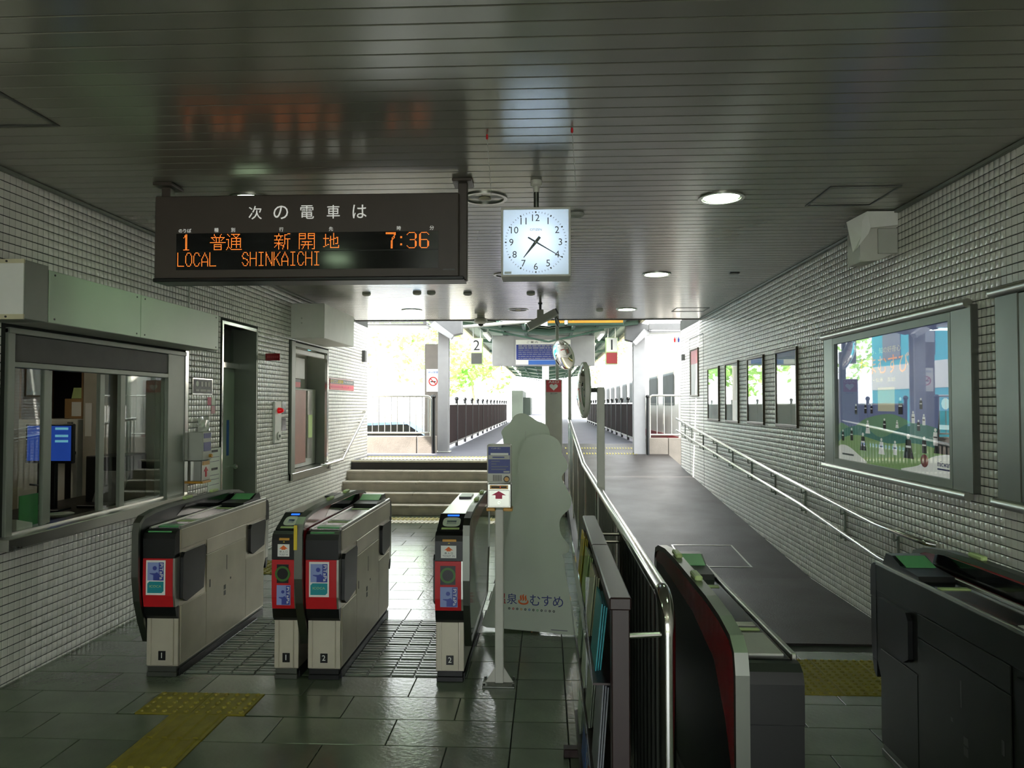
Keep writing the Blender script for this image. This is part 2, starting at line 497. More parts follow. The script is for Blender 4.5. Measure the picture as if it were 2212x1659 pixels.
plat.box(-2.15, .30, 14.6, 17.2, -.3, PLAT-.004); plat.box(-2.15, 2.35, 17.2, 70, -.3, PLAT-.004)
platform = struct('platform', plat, 'asphalt')
for j, (yy, mt) in enumerate(((12.2, 'tactile_grey'), (12.44, 'tactile_grey'), (12.68, 'tactile'))):
    me = bar_tile(.30, .235, 5, 'landing_tile', mt)
    for i in range(10): inst('landing_tile', me, (-2.95+i*.30, yy, PLAT), platform)
rp = MB().prism([(5.22, -.2), (17.2, -.2), (17.2, PLAT), (7.15, .004), (5.22, .004)], 'x', .30, R+.02)
ramp = struct('ramp', rp, 'mat'); ramp['label'] = 'dark rubber covered ramp rising to the platform'
for (a, b, c, d) in ((1.38, 1.395, 7.5, 8.3), (2.03, 2.045, 7.5, 8.3), (1.38, 2.045, 7.485, 7.5), (1.38, 2.045, 8.3, 8.315)):
    z0, z1 = ramp_z(c)+.005, ramp_z(d)+.005
    part('hatch_frame', MB().prism([(c, z0-.004), (d, z1-.004), (d, z1+.004), (c, z0+.004)], 'x', a, b), 'steel', ramp)
me = bar_tile(.30, .235, 5, 'ramp_tile', 'tactile')
for j, yy in enumerate((15.55, 16.4)):
    for i in range(5): inst('ramp_tile', me, (.55+i*.30, yy, ramp_z(yy)+.003), ramp, (math.atan(.0722), 0, 0))

# ---- tiled walls ---------------------------------------------------------------
PY, PZ, GAP = .0492, .0508, .0056
def wall_tiles(wall, xw, sgn, y0, y1, opens, zfun, ntop, near0):
    """tiles of one wall: the 300 nearest in view one by one, the rest as one part"""
    ny = int((y1-y0)/PY); nz = int(round(ZC/PZ)); cells = []
    for i in range(ny):
        ya = y0+i*PY
        for k in range(nz):
            za = ZC-.02-(k+1)*PZ
            if za+PZ < zfun(ya)-.005: continue
            if any(ya+PY > o[0]+.004 and ya < o[1]-.004 and za+PZ > o[2]+.004 and za < o[3]-.004 for o in opens): continue
            cells.append((ya+PY/2, za+PZ/2))
    cells = np.array(cells)
    vis = cells[:, 0] > near0
    order = np.argsort(np.where(vis, np.hypot(cells[:, 0], cells[:, 1]-1.65), 1e9))
    first = set(order[:ntop].tolist())
    a, b, h, c = (PY-GAP)/2, (PZ-GAP)/2, .0045, .0016
    base = np.array([(0,-a,-b),(0,a,-b),(0,a,b),(0,-a,b),(h-c,-a,-b),(h-c,a,-b),(h-c,a,b),(h-c,-a,b),(h,-a+c,-b+c),(h,a-c,-b+c),(h,a-c,b-c),(h,-a+c,b-c)])
    base[:, 0] *= sgn
    fs = [(8,9,10,11)] + [(i, (i+1) % 4, (i+1) % 4+4, i+4) for i in range(4)] + [(i+4, (i+1) % 4+4, (i+1) % 4+8, i+8) for i in range(4)]
    if sgn < 0: fs = [tuple(reversed(f)) for f in fs]
    tm = bpy.data.meshes.new('wall_tile'); tm.from_pydata([tuple(v) for v in base], [], fs); tm.materials.append(MATS['tile'])
    for i in order[:ntop]: inst('wall_tile', tm, (xw, cells[i][0], cells[i][1]), wall)
    keep = np.array([i for i in range(len(cells)) if i not in first])
    off = np.stack([np.full(len(keep), xw), cells[keep][:, 0], cells[keep][:, 1]], 1)
    V = (off[:, None, :]+base[None]).reshape(-1, 3)
    Fq = (np.arange(len(keep))[:, None, None]*12 + np.array(fs)[None]).reshape(-1, 4)
    me = bpy.data.meshes.new('wall_tile_field')
    me.vertices.add(len(V)); me.vertices.foreach_set('co', V.ravel())
    me.loops.add(Fq.size); me.loops.foreach_set('vertex_index', Fq.ravel().astype(np.int32))
    me.polygons.add(len(Fq)); me.polygons.foreach_set('loop_start', np.arange(0, Fq.size, 4, dtype=np.int32))
    me.update(); me.validate(); me.materials.append(MATS['tile'])
    o = link('wall_tile_field', me, wall); o['kind'] = 'stuff'

OFF = (4.20, 6.34, .86, 2.10)      # office window opening in the left wall
DOOR = (7.10, 7.96, 0, 2.46)
MACH = (9.03, 10.62, .775, 2.42)
def wall_with_openings(x0, x1, y0, y1, z0, z1, opens):
    mb = MB(); ys = y0
    for o in sorted(opens):
        mb.box(x0, x1, ys, o[0], z0, z1)
        if o[2] > z0+.01: mb.box(x0, x1, o[0], o[1], z0, o[2])
        mb.box(x0, x1, o[0], o[1], o[3], z1); ys = o[1]
    mb.box(x0, x1, ys, y1, z0, z1); return mb
wl = struct('wall_left', wall_with_openings(L-.18, L, -4.2, 13.03, -.2, 3.2, [OFF, DOOR, MACH]), 'grout')
def zl(y): return 0 if y < 10.93 else min(PLAT, .147*(1+int((y-10.93)/.25)))
wall_tiles(wl, L, 1, -4.2, 13.02, [OFF, DOOR, MACH], zl, 300, 4.1)
part('joint_strip', MB().box(L, L+.008, 6.405, 6.43, 2.1, ZC), 'greyframe', wl)
wr = struct('wall_right', MB().box(R, R+.25, -4.2, 13.9, -.2, 3.2), 'grout')
SVC = (11.87, 13.0, .34, 2.78)
wall_tiles(wr, R, -1, -4.2, 13.88, [], lambda y: ramp_z(y), 300, 3.85)
for a, b, c, d in ((11.86, 11.872, ramp_z(11.87), 2.78), (12.99, 13.002, ramp_z(12.99), 2.78), (11.86, 13.002, 2.77, 2.785)):
    part('service_door_edge', MB().box(R-.0065, R, a, b, c, d), 'black', wr)
struct('wall_back', MB().box(L-.3, -2.3, -4.4, -4.2, -.2, 3.2).box(1.9, R+.3, -4.4, -4.2, -.2, 3.2).box(-2.3, 1.9, -4.4, -4.2, 2.45, 3.2), 'offwhite')

# ---- ceiling -------------------------------------------------------------------
ceil = struct('ceiling', MB().box(L-3.4, R+.3, -4.4, YC+.02, ZC+.03, ZC+.35), 'dark_gap')
PP = .1137
plm = mesh_of('ceiling_plank', MB().prism([(-PP/2+.0025, .0), (-PP/2+.0025, .018), (PP/2-.0025, .018), (PP/2-.0025, .0), (PP/2-.006, -.0022), (-PP/2+.006, -.0022)], 'x', L, R), 'plank')
k0 = int((2.517+4.2)/PP)
y = 2.517 - k0*PP + PP/2
while y < YC-.03:
    inst('ceiling_plank', plm, (0, y, ZC+.0022), ceil, (math.radians(random.gauss(0, .05)), 0, 0)); y += PP
part('ceiling_edge', MB().box(L, R, YC-.01, YC+.02, ZC-.012, ZC+.2), 'darkgrey', ceil)
for x, s in ((L, 1), (R, -1)):
    part('cornice', MB().box(min(x, x+s*.03), max(x, x+s*.03), -4.2, YC, ZC-.022, ZC-.003), 'greyframe', ceil)
def hatch(x0, x1, y0, y1, w=.014):
    z0, z1 = ZC-.004, ZC+.006
    part('hatch_frame', MB().box(x0, x1, y0, y0+w, z0, z1).box(x0, x1, y1-w, y1, z0, z1).box(x0, x0+w, y0+w, y1-w, z0, z1).box(x1-w, x1, y0+w, y1-w, z0, z1), 'darkgrey', ceil)
hatch(1.80, 2.245, 4.735, 5.20); hatch(-2.86, -2.405, 3.06, 3.52, .02); hatch(1.865, 2.34, 10.68, 11.1)

# ---- ceiling lamps ------------------------------------------------------------
lampn = mesh_of('bezel', MB()._ring((0,0,0), .128, .152, .014, 'z', 40), 'steel', smooth=True)
lampd = mesh_of('diffuser', MB().lathe([(.128, .004), (.1, -.002), (.0, -.004)], (0,0,0), 32), 'lamp')
lampu = mesh_of('diffuser', MB().lathe([(.128, .002), (.11, .012), (.07, .016), (.0, .016)], (0,0,0), 32), 'greyframe')
bulb = mesh_of('bulb', MB().lathe([(.03, .01), (.045, -.004), (.0, -.008)], (0,0,0), 16), 'cream')
where = {4.95: 'beside the clock', 7.87: 'over the ramp entrance', 10.78: 'near the platform end'}
for x, ys, lit in ((1.17, (-.95, 2.02, 4.965, 7.875, 10.79), True), (-1.97, (-.95, 2.02, 4.85, 7.83, 10.75), True), (-.41, (4.9, 7.85, 10.77), False)):
    for y in ys:
        side = 'on the ramp side' if x > 1 else ('on the ticket window side' if x < -1 else 'behind the clock row')
        near = {4: 'over the gate line', 7: 'half way down the hall', 2: 'before the gates', -1: 'at the entrance end'}.get(int(y) if y > 0 else -1, 'near the platform end')
        lab = ('lit round recessed ceiling lamp ' if lit else 'unlit round ceiling lamp with bare bulb ') + side + ' ' + near
        t = thing('ceiling_lamp', lab, 'ceiling lamp', (x, y, ZC-.002), 0, 'round recessed ceiling lamps')
        link('bezel', lampn, t); link('diffuser', lampd if lit else lampu, t)
        if not lit: link('bulb', bulb, t)
det = mesh_of('detector', MB().lathe([(.055, .0), (.05, -.02), (.03, -.03), (.0, -.032)], (0,0,0), 20), 'boxgrey', smooth=True)
for x, y, w in ((-2.24, 9.1, 'by the fare machine hood'), (-1.595, 9.05, 'left one of a close pair'), (-1.42, 9.06, 'right one of a close pair'), (-.975, 9.12, 'standing alone'), (-.19, 9.15, 'behind the clock'), (.78, 10.82, 'beside the last ramp lamp'), (.22, 5.33, 'right behind the clock edge')):
    o = link('smoke_detector', det); o.location = (x, y, ZC-.001); o['label'] = 'small round ceiling detector ' + w; o['category'] = 'smoke detector'; o['group'] = 'ceiling detectors'
o = single('ceiling_vent', MB().cbox(-.05, .05, -.03, .03, -.008, 0, .002), 'darkgrey', 'small dark ceiling vent above the tiled wall', 'vent'); o.location = (1.98, 7.85, ZC)

# ================================================================ departure board
t = thing('departure_board', 'dark brown hanging departure board with orange dot lettering', 'sign', (-1.46, 4.52, 2.41))
YB = 4.45
part('case', MB().cbox(-2.425, -.53, YB, YB+.16, 2.425, 2.94, .006), 'brownsign', t)
part('lower_lip', MB().cbox(-2.43, -.50, YB-.008, YB+.17, 2.405, 2.428, .004), 'black', t)
part('display_window', MB().box(-2.285, -.655, YB-.003, YB+.002, 2.478, 2.704), 'black_gloss', t)
part('divider', MB().box(-2.285, -.655, YB-.005, YB-.002, 2.588, 2.592), 'black', t)
for x in (-2.378, -.512):
    pb = part('hanger', MB().cbox(x-.028, x+.028, YB+.04, YB+.10, 2.41 if x > -1 else 2.935, ZC-.02, .004), 'brownsign', t)
    part('ceiling_plate', MB().cbox(x-.06, x+.06, YB-.01, YB+.15, ZC-.022, ZC-.003, .004), 'brownsign', pb)
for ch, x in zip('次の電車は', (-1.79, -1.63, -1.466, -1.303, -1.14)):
    text(ch, (x, YB-.003, 2.829), '-y', 'glow_lettering', t, h=.083)
text('のりば', (-2.231, YB-.003, 2.722), '-y', 'glow_lettering', t, h=.024)
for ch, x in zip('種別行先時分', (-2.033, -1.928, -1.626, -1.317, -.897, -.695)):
    text(ch, (x, YB-.003, 2.724), '-y', 'glow_lettering', t, h=.026)
text('NIPPON SIGNAL', (-.589, YB-.003, 2.468), '-y', 'print_grey', t, h=.008, w=.075)
G = {
'普': [[(4,0),(5,2)],[(11,0),(10,2)],[(1,3),(14,3)],[(6,3),(6,8)],[(9,3),(9,8)],[(2,4),(4,6)],[(13,4),(11,6)],[(0,8),(15,8)],[(4,10),(11,10),(11,15),(4,15),(4,10)],[(4,12),(11,12)]],
'通': [[(1,0),(3,2)],[(0,5),(2,5),(2,12),(0,15)],[(2,12),(5,15),(15,15)],[(5,0),(13,0),(10,3)],[(7,1),(9,3)],[(5,13),(5,4),(14,4),(14,13)],[(5,7),(14,7)],[(5,10),(14,10)],[(10,4),(10,13)]],
'新': [[(4,0),(4,2)],[(0,2),(8,2)],[(2,3),(2,5)],[(6,3),(5,5)],[(0,6),(8,6)],[(0,9),(8,9)],[(4,6),(4,15)],[(3,10),(0,13)],[(5,10),(8,12)],[(15,0),(10,1),(10,9),(8,15)],[(10,5),(15,5)],[(13,5),(13,15)]],
'開': [[(0,0),(0,15)],[(0,0),(6,0),(6,5),(0,5)],[(0,2),(6,2)],[(9,0),(15,0),(15,15),(13,15)],[(9,0),(9,5),(15,5)],[(9,2),(15,2)],[(3,8),(12,8)],[(2,11),(13,11)],[(6,8),(6,11),(3,15)],[(9,8),(9,15)]],
'地': [[(0,5),(5,5)],[(2,1),(2,12)],[(0,13),(5,11)],[(6,7),(14,4),(14,10),(12,10)],[(10,0),(10,11)],[(7,3),(7,14),(15,14),(15,12)]],
'1': [[(2,3),(4,0),(4,15)],[(5,0),(5,15)],[(2,15),(7,15)]],
'7': [[(0,0),(9,0),(9,2),(6,8),(6,15)],[(0,1),(8,1)],[(8,2),(5,8),(5,15)]],
'3': [[(0,2),(2,0),(7,0),(9,2),(9,5),(7,7),(3,7)],[(7,7),(9,9),(9,13),(7,15),(2,15),(0,13)],[(8,2),(8,5)],[(8,9),(8,13)]],
'6': [[(9,2),(7,0),(2,0),(0,2),(0,13),(2,15),(7,15),(9,13),(9,9),(7,7),(1,7)],[(1,2),(1,13)],[(8,9),(8,13)]],
':': [[(1,4),(2,4),(2,5),(1,5)],[(1,11),(2,11),(2,12),(1,12)]],
'L': [[(0,0),(0,13),(6,13)]], 'O': [[(2,0),(4,0),(6,3),(6,10),(4,13),(2,13),(0,10),(0,3),(2,0)]],
'C': [[(6,3),(4,0),(2,0),(0,3),(0,10),(2,13),(4,13),(6,10)]], 'A': [[(0,13),(0,7),(3,0),(6,7),(6,13)],[(0,9),(6,9)]],
'S': [[(6,3),(4,0),(2,0),(0,3),(1,6),(5,7),(6,10),(4,13),(2,13),(0,10)]], 'H': [[(0,0),(0,13)],[(6,0),(6,13)],[(0,6),(6,6)]],
'I': [[(1,0),(5,0)],[(3,0),(3,13)],[(1,13),(5,13)]], 'N': [[(0,13),(0,0),(6,13),(6,0)]], 'K': [[(0,0),(0,13)],[(6,0),(0,8)],[(2,6),(6,13)]]}
def raster(strokes):
    s = set()
    for st in strokes:
        for (a, b), (c, d) in zip(st[:-1], st[1:]):
            n = max(abs(c-a), abs(d-b), 1)
            for i in range(n+1): s.add((round(a+(c-a)*i/n), round(b+(d-b)*i/n)))
    return s
dp = .00625
def led(ch, x, ztop):
    mb = MB(); r = .0023
    for i, j in sorted(raster(G[ch])):
        cx, cz = x+i*dp, ztop-j*dp
        mb.add([(cx+r*math.cos(a), YB-.0036, cz+r*math.sin(a)) for a in (math.pi/3*k for k in range(6))] + [(cx, YB-.0052, cz)],
               [(k, (k+1) % 6, 6) for k in range(6)])
    o = part('dot_character', mb, 'leddot', t); o['kind'] = 'stuff'
zt = 2.696
led('1', -2.25, zt); led('普', -2.07, zt); led('通', -1.968, zt); led('新', -1.666, zt); led('開', -1.513, zt); led('地', -1.362, zt)
led('7', -.975, zt); led(':', -.892, zt); led('3', -.846, zt); led('6', -.77, zt)
for i, ch in enumerate('LOCAL'): led(ch, -2.274+i*.0505, 2.583)
for i, ch in enumerate('SHINKAICHI'): led(ch, -1.868+i*.0495, 2.583)

# ================================================================ clock
t = thing('station_clock', 'square white backlit wall clock hanging on a pipe', 'clock', (-.06, 4.53, 2.42))
x0, x1, z0, z1, yf, yb = -.272, .148, 2.42, 2.84, 4.44, 4.63
xc, zc = (x0+x1)/2, (z0+z1)/2
fr = MB()
for a, b, c, d in ((x0, x1, z0, z0+.012), (x0, x1, z1-.012, z1), (x0, x0+.012, z0+.012, z1-.012), (x1-.012, x1, z0+.012, z1-.012)): fr.cbox(a, b, yf, yb, c, d, .002)
fr.box(x0, x1, yb-.006, yb, z0, z1)
part('case', fr, 'offwhite', t)
part('dial', MB().box(x0+.012, x1-.012, yf+.010, yf+.012, z0+.012, z1-.012), 'clockface', t)
for dx in (-.055, .055): part('light_tube', MB().cyl((xc+dx, yf+.085, zc-.11), (xc+dx, yf+.085, zc+.11), .013, 12), 'tube_clock', t, smooth=True)
part('glass', MB().box(x0+.012, x1-.012, yf+.002, yf+.004, z0+.012, z1-.012), 'pane', t)
rr = .19
for k in range(60):
    a = math.radians(90-6*k); big = k % 5 == 0
    w, l = (.004, .011) if big else (.0012, .0095)
    cx, cz = xc+rr*.96*math.cos(a), zc+rr*.96*math.sin(a)
    d = Vector((math.cos(a), 0, math.sin(a))); q = Vector((-d.z, 0, d.x)); c0 = Vector((cx, 0, cz))
    pts = [c0+d*l/2+q*w, c0-d*l/2+q*w, c0-d*l/2-q*w, c0+d*l/2-q*w]
    part('minute_mark', MB().prism([(p.x, p.z) for p in pts], 'y', yf+.0085, yf+.0098), 'print_black', t)
for n in range(1, 13):
    a = math.radians(90-30*n); text(str(n), (xc+rr*.78*math.cos(a), yf+.009, zc+rr*.78*math.sin(a)), '-y', 'print_black', t, h=.041)
text('CITIZEN', (xc, yf+.009, zc+.076), '-y', 'print_black', t, h=.013, w=.07)
def hand(a_deg, tail, ln, w, yy, nm):
    a = math.radians(90-a_deg); d = Vector((math.cos(a), math.sin(a))); q = Vector((-d.y, d.x)); c0 = Vector((xc, zc))
    ps = [c0-d*tail+q*w, c0-d*tail-q*w, c0-q*w*1.1, c0+d*ln-q*w*.25, c0+d*ln+q*w*.25, c0+q*w*1.1]
    part(nm, MB().prism([(p.x, p.y) for p in ps], 'y', yy, yy+.0015), 'print_black', t)
hand(218, .04, .12, .0085, yf+.006, 'hour_hand'); hand(121, .055, .19, .0045, yf+.0042, 'minute_hand')
part('hub', MB().lathe([(.006, yf+.0042), (.006, yf+.008)], (xc, 0, zc), 12, 'y'), 'steel', t)
part('maker_plate', MB().box(x0+.02, x0+.062, yf+.0085, yf+.0098, z0+.018, z0+.032), 'boxgrey', t)
part('hanger_pipe', MB().cyl((-.06, 4.53, 2.84), (-.06, 4.53, 2.985), .016, 14), 'steel_dark', t, smooth=True)
part('ceiling_rose', MB().lathe([(.018, 2.955), (.02, 2.99), (.034, 3.0), (.036, 3.028)], (-.06, 4.53, 0), 20), 'offwhite', t, smooth=True)

# ================================================================ ticket gates
FIN = [(.09, .20), (.03, .33), (-.02, .47), (-.045, .62), (-.045, .88), (-.03, .94), (.02, .975), (.15, .995), (.35, 1.005), (.95, 1.005),
       (1.2, .998), (1.40, .975), (1.5, .945), (1.53, .90), (1.53, .70), (1.50, .52), (1.42, .34), (1.36, .20)]
def inset(poly, d):
    n = len(poly); out = []
    for i in range(n):
        p0, p1, p2 = Vector(poly[i-1]), Vector(poly[i]), Vector(poly[(i+1) % n])
        e1 = (p1-p0).normalized(); e2 = (p2-p1).normalized()
        n1 = Vector((e1.y, -e1.x)); n2 = Vector((e2.y, -e2.x)); m = (n1+n2).normalized()
        out.append(tuple(p1 + m*d/max(.4, m.dot(n1))))
    return out
def band(mb, outer, inner, a0, a1):
    n = len(outer)
    vs = [(a0, *p) for p in outer] + [(a0, *p) for p in inner] + [(a1, *p) for p in inner] + [(a1, *p) for p in outer]
    fs = []
    for i in range(n):
        j = (i+1) % n
        for k in range(4): fs.append((k*n+i, k*n+j, ((k+1) % 4)*n+j, ((k+1) % 4)*n+i))
    mb.add(vs, fs); return mb
def make_fin(t, x0, x1, face='black', tape=False, outer=0, red=True):
    """guide fin between x0 and x1; outer = -1 / +1 side that faces away from the lane"""
    inner = inset(FIN, .022)
    core = part('fin', MB().prism(inner, 'x', x0+.006, x1-.006), face, t, local=True)
    part('fin_rim', band(MB(), FIN, inner, x0, x1), 'steel_dark', core, local=True)
    top = [p for p in inner if p[1] > .86]
    low = [(1.45, .86), (1.3, .885), (.5, .87), (.12, .80), (.02, .62), (-.005, .5)]
    front = [p for p in inner if p[1] <= .86 and p[0] < .2 and p[1] > .45]
    redpoly = [(-.02, .50)] + [(p[0], p[1]) for p in front if p[1] > .5] + top + [(1.5, .88), (1.3, .90), (.6, .885), (.25, .83), (.10, .70)]
    for xs in ((x0+.004, x1-.0055) if red else ()):
        part('red_band', MB().prism(redpoly, 'x', xs, xs+.0015), 'darkred', core, local=True)
    xi = x0+.0025 if outer > 0 else x1-.004
    part('sensor_window', MB().prism([(.42, .915), (.55, .975), (1.30, .972), (1.33, .90), (.62, .90)], 'x', xi, xi+.0015), 'black_gloss', core, local=True)
    for yy in (.55, .95):
        part('indicator', MB().cbox((x0+x1)/2-.014, (x0+x1)/2+.014, yy, yy+.10, 1.004, 1.024, .005), 'lightgreen', core, local=True)
    if tape: part('yellow_tape', MB().box(x0-.002, x0+.018, -.049, -.0445, .79, .935), 'yellow', core, local=True)
    return core
def gate(x, y, w, label, entry, number, fin=None, fface='black', tape=False, flap=None, plain=False, outer=0, sides=(0, 1), red=True):
    t = thing('ticket_gate', label, 'ticket gate', (x, y, 0), 0, 'automatic ticket gates')
    top = .885
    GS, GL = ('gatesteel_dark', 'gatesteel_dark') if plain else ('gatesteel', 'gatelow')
    part('plinth', MB().cbox(.004, w-.004, .05, 1.42, 0, .03, .003).cbox(.008, w-.008, .056, 1.41, .03, .062, .002), 'steel_dark' if number != '2' else 'black', t, local=True)
    prof = [(.062, .062), (1.41, .062), (1.41, .36), (1.45, .43), (1.45, top), (.062, top)]
    b = part('body', MB().prism(prof, 'x', .002, w-.002), GS, t, local=True)
    part('skirt', MB().box(w-.004, w+.002, .08, 1.40, .0, .045), 'black', t, local=True)
    # lower front cover with seams
    part('front_cover', MB().cbox(.03, w-.03, .054, .064, .066, .352, .003), GL, b, local=True)
    part('corner_strip', MB().cbox(.0, .026, .056, .075, .066, .352, .002), GL, b, local=True)
    part('corner_strip', MB().cbox(w-.026, w, .056, .075, .066, .352, .002), GL, b, local=True)
    # side details on the lane face(s)
    for sx in sides:
        xa, xb = (w-.002, w+.004) if sx else (-.004, .002)
        part('upper_side_panel', MB().cbox(xa, xb, .075, 1.44, .765, top, .002), GS, b, local=True)
        part('side_door', MB().cbox(xa, xb, .42, 1.05, .075, .66, .002), GL, b, local=True)
        part('side_panel', MB().cbox(xa, xb, .42, 1.05, .664, .761, .002), GS, b, local=True)
        part('side_foot', MB().cbox(xa, xb, .08, .416, .075, .42, .002), GL, b, local=True)
        part('side_foot', MB().cbox(xa, xb, 1.054, 1.40, .075, .50, .002), GL, b, local=True)
        for y0, y1, zz0, zz1 in ((.07, .375, .44, .745), (1.10, 1.40, .52, .745)):
            xo0, xo1 = (w-.001, w+.020) if sx else (-.020, .001)
            part('flap_housing', MB().prism([(y0, zz0+.03), (y0+.05, zz0), (y1-.03, zz0+.03), (y1, zz1-.02), (y1-.02, zz1), (y0+.02, zz1), (y0, zz1-.03)], 'x', xo0, xo1), 'black', b, local=True)
        for yy, zz, dy, dz in ((.46, .44, .012, .05), (.72, .50, .006, .10), (.68, .37, .028, .03), (.68, .33, .028, .03), (.78, .42, .014, .014)):
            xo0, xo1 = (w+.003, w+.0055) if sx else (-.0055, -.003)
            part('lock_plate', MB().box(xo0, xo1, yy, yy+dy, zz, zz+dz), 'darkgrey', b, local=True)
    # front head: black nose, red panel, chin (and the same at the rear)
    for rear in (0, 1):
        fy = (lambda v: v) if not rear else (lambda v: 1.512-v)
        def prof2(ps): return [(fy(a), c) for a, c in ps]
        h = part('head', MB().prism(prof2([(0, .725), (0, .84), (.012, .872), (.04, .888), (.062, .89), (.062, .725)]), 'x', 0, w), 'black', t, local=True)
        if not plain: part('red_panel', MB().prism(prof2([(.016, .43), (.004, .50), (.002, .60), (.003, .722), (.062, .722), (.062, .43)]), 'x', .0, w-.012), 'red', h, local=True); part('trim_strip', MB().prism(prof2([(.018, .43), (.007, .50), (.005, .60), (.006, .722), (.062, .722), (.062, .43)]), 'x', w-.0115, w), 'steel', h, local=True)
        else: part('lower_panel', MB().prism(prof2([(.018, .43), (.006, .5), (.005, .722), (.062, .722), (.062, .43)]), 'x', 0, w), 'black', h, local=True)
        part('chin', MB().prism(prof2([(.016, .428), (.030, .372), (.05, .352), (.062, .35), (.062, .428)]), 'x', 0, w), 'black', h, local=True)
    # deck
    dk = part('deck', MB().cbox(.012, w-.016, .06, 1.44, top, top+.008, .003), 'black_gloss', t, local=True)
    part('lip', MB().cbox(w-.015, w+.002, .07, 1.45, top-.004, top+.022, .003), 'steel', dk, local=True)
    part('lip', MB().cbox(-.002, .012, .07, 1.45, top-.004, top+.014, .003), 'steel', dk, local=True)
    if entry:
        part('raised_top', MB().prism([(.22, top), (.24, .965), (1.25, .975), (1.38, .90), (1.38, top)], 'x', .006, w-.006), 'steel', dk, local=True)
        rd = part('card_reader', MB().prism([(.045, top+.006), (.05, top+.014), (.215, .972), (.235, .972), (.235, top+.006)], 'x', .004, w-.008), 'black', dk, local=True)
        ang = math.atan2(.972-top-.014, .165)
        rm = Matrix.Rotation(ang, 4, 'X')
        def slab(cy, hx0, hx1, hy0, hy1, mat, nm, rounded=False):
            mb = MB(); n = 28
            if rounded:
                pts = []
                for k in range(n):
                    a = 2*math.pi*k/n; ca, sa = math.cos(a), math.sin(a)
                    pts.append((math.copysign(abs(ca)**.6, ca)*(hx1-hx0)/2+(hx0+hx1)/2, math.copysign(abs(sa)**.6, sa)*(hy1-hy0)/2+(hy0+hy1)/2))
                mb.prism(pts, 'z', .0, .0015)
            else: mb.box(hx0, hx1, hy0, hy1, 0, .0015)
            mb.v = [tuple(rm @ Vector(v) + Vector((0, .05, top+.0145))) for v in mb.v]
            return part(nm, mb, mat, rd, local=True)
        slab(0, .03, w-.03, .035, .135, 'mint', 'touch_pad', True)
        slab(0, .055, w-.055, .062, .10, 'blue', 'card_mark')
        slab(0, .03, w-.03, .004, .022, 'lightgreen', 'sticker')
        slab(0, .05, w-.045, .15, .165, 'bluelamp', 'status_lamp')
        part('display_bezel', MB().box(.03, w-.05, .95, 1.15, .972, .985), 'black', dk, local=True)
        hh = dict(t=t)
        part('ticket_slot', MB().cbox(.045, w-.04, -.003, .004, .838, .852, .001), 'amber', t, local=True)
        part('slot_mark', MB().prism([(w/2-.006, .826), (w/2+.006, .826), (w/2, .834)], 'y', -.0015, .001), 'yellow', t, local=True)
        st = part('ticket_sticker', MB().box(.036, w-.04, -.0015, .001, .742, .815), 'print_white', t, local=True)
        cx = (.036+w-.04)/2
        part('arrow_print', MB().prism([(cx-.026, .788), (cx-.012, .788), (cx-.012, .782), (cx+.012, .782), (cx+.012, .788), (cx+.026, .788), (cx, .809)], 'y', -.0025, -.001), 'orange', st, local=True)
        ORI[st.name] = (x, y, 0)
        text('券 入 口', (x+cx, y-.0018, .771), '-y', 'print_black', st, h=.013)
        text('TICKET IN', (x+cx, y-.0018, .754), '-y', 'print_grey', st, h=.011, w=w-.095)
        ds = part('lane_display', MB().box(.032, w-.045, -.0008, .004, .585, .695), 'black', t, local=True)
        part('ring_lamp', MB()._ring(((.032+w-.045)/2, -.0015, .64), .033, .046, .002, 'y', 24), 'ledgreen', ds, local=True)
        stick(t, x, y, .032, w-.032, .455, .572, False)
    else:
        if not plain: part('front_glow', MB().cbox(.02, w-.03, .018, .03, .876, .884, .002), 'green_pad', t, local=True)
        part('entry_guide', MB().cbox(.03, w-.03, .12 if not plain else .09, .20 if not plain else .30, top+.006, top+.014, .002), 'green_pad' if not plain else 'boxgrey', dk, local=True)
        part('slot_strip', MB().cbox(.03, w-.03, .34, .36, top+.006, top+.012, .001), 'lightgreen', dk, local=True)
        part('slot_strip', MB().cbox(.03, w-.03, .39, .43, top+.006, top+.011, .001), 'offwhite', dk, local=True)
        rd = part('far_reader', MB().prism([(1.05, top+.006), (1.06, .915), (1.22, .925), (1.30, .955), (1.36, .955), (1.40, top+.006)], 'x', .008, w-.02), 'black', dk, local=True)
        part('reader_pad', MB().prism([(1.19, .9245), (1.29, .955), (1.29, .9575), (1.19, .927)], 'x', .02, w-.03), 'green_pad', rd, local=True)  # green reflection of the ceiling lamps put into the pad colour
        part('slot_strip', MB().cbox(.03, w-.03, .92, .95, top+.006, top+.012, .001), 'lightgreen', dk, local=True)
        if not plain: stick(t, x, y, .022, w-.055, .505, .712, True)
    if number:
        pl = part('number_plate', MB().cbox(w/2-.022, w/2+.022, .050, .056, .10, .155, .001), 'black', t, local=True)
        ORI[pl.name] = (x, y, 0)
        text(number, (x+w/2, y+.0485, .13), '-y', 'print_white', pl, h=.032)
    if fin: make_fin(t, *fin, face=fface, tape=tape, outer=outer, red=red)
    if flap: part('flap_door', MB().prism([(0+flap[0], .66), (flap[0], .80), (flap[1], .81), (flap[1], .56), (flap[1]-.06, .55)], 'y', .30, .33), 'black', t, local=True)
    return t
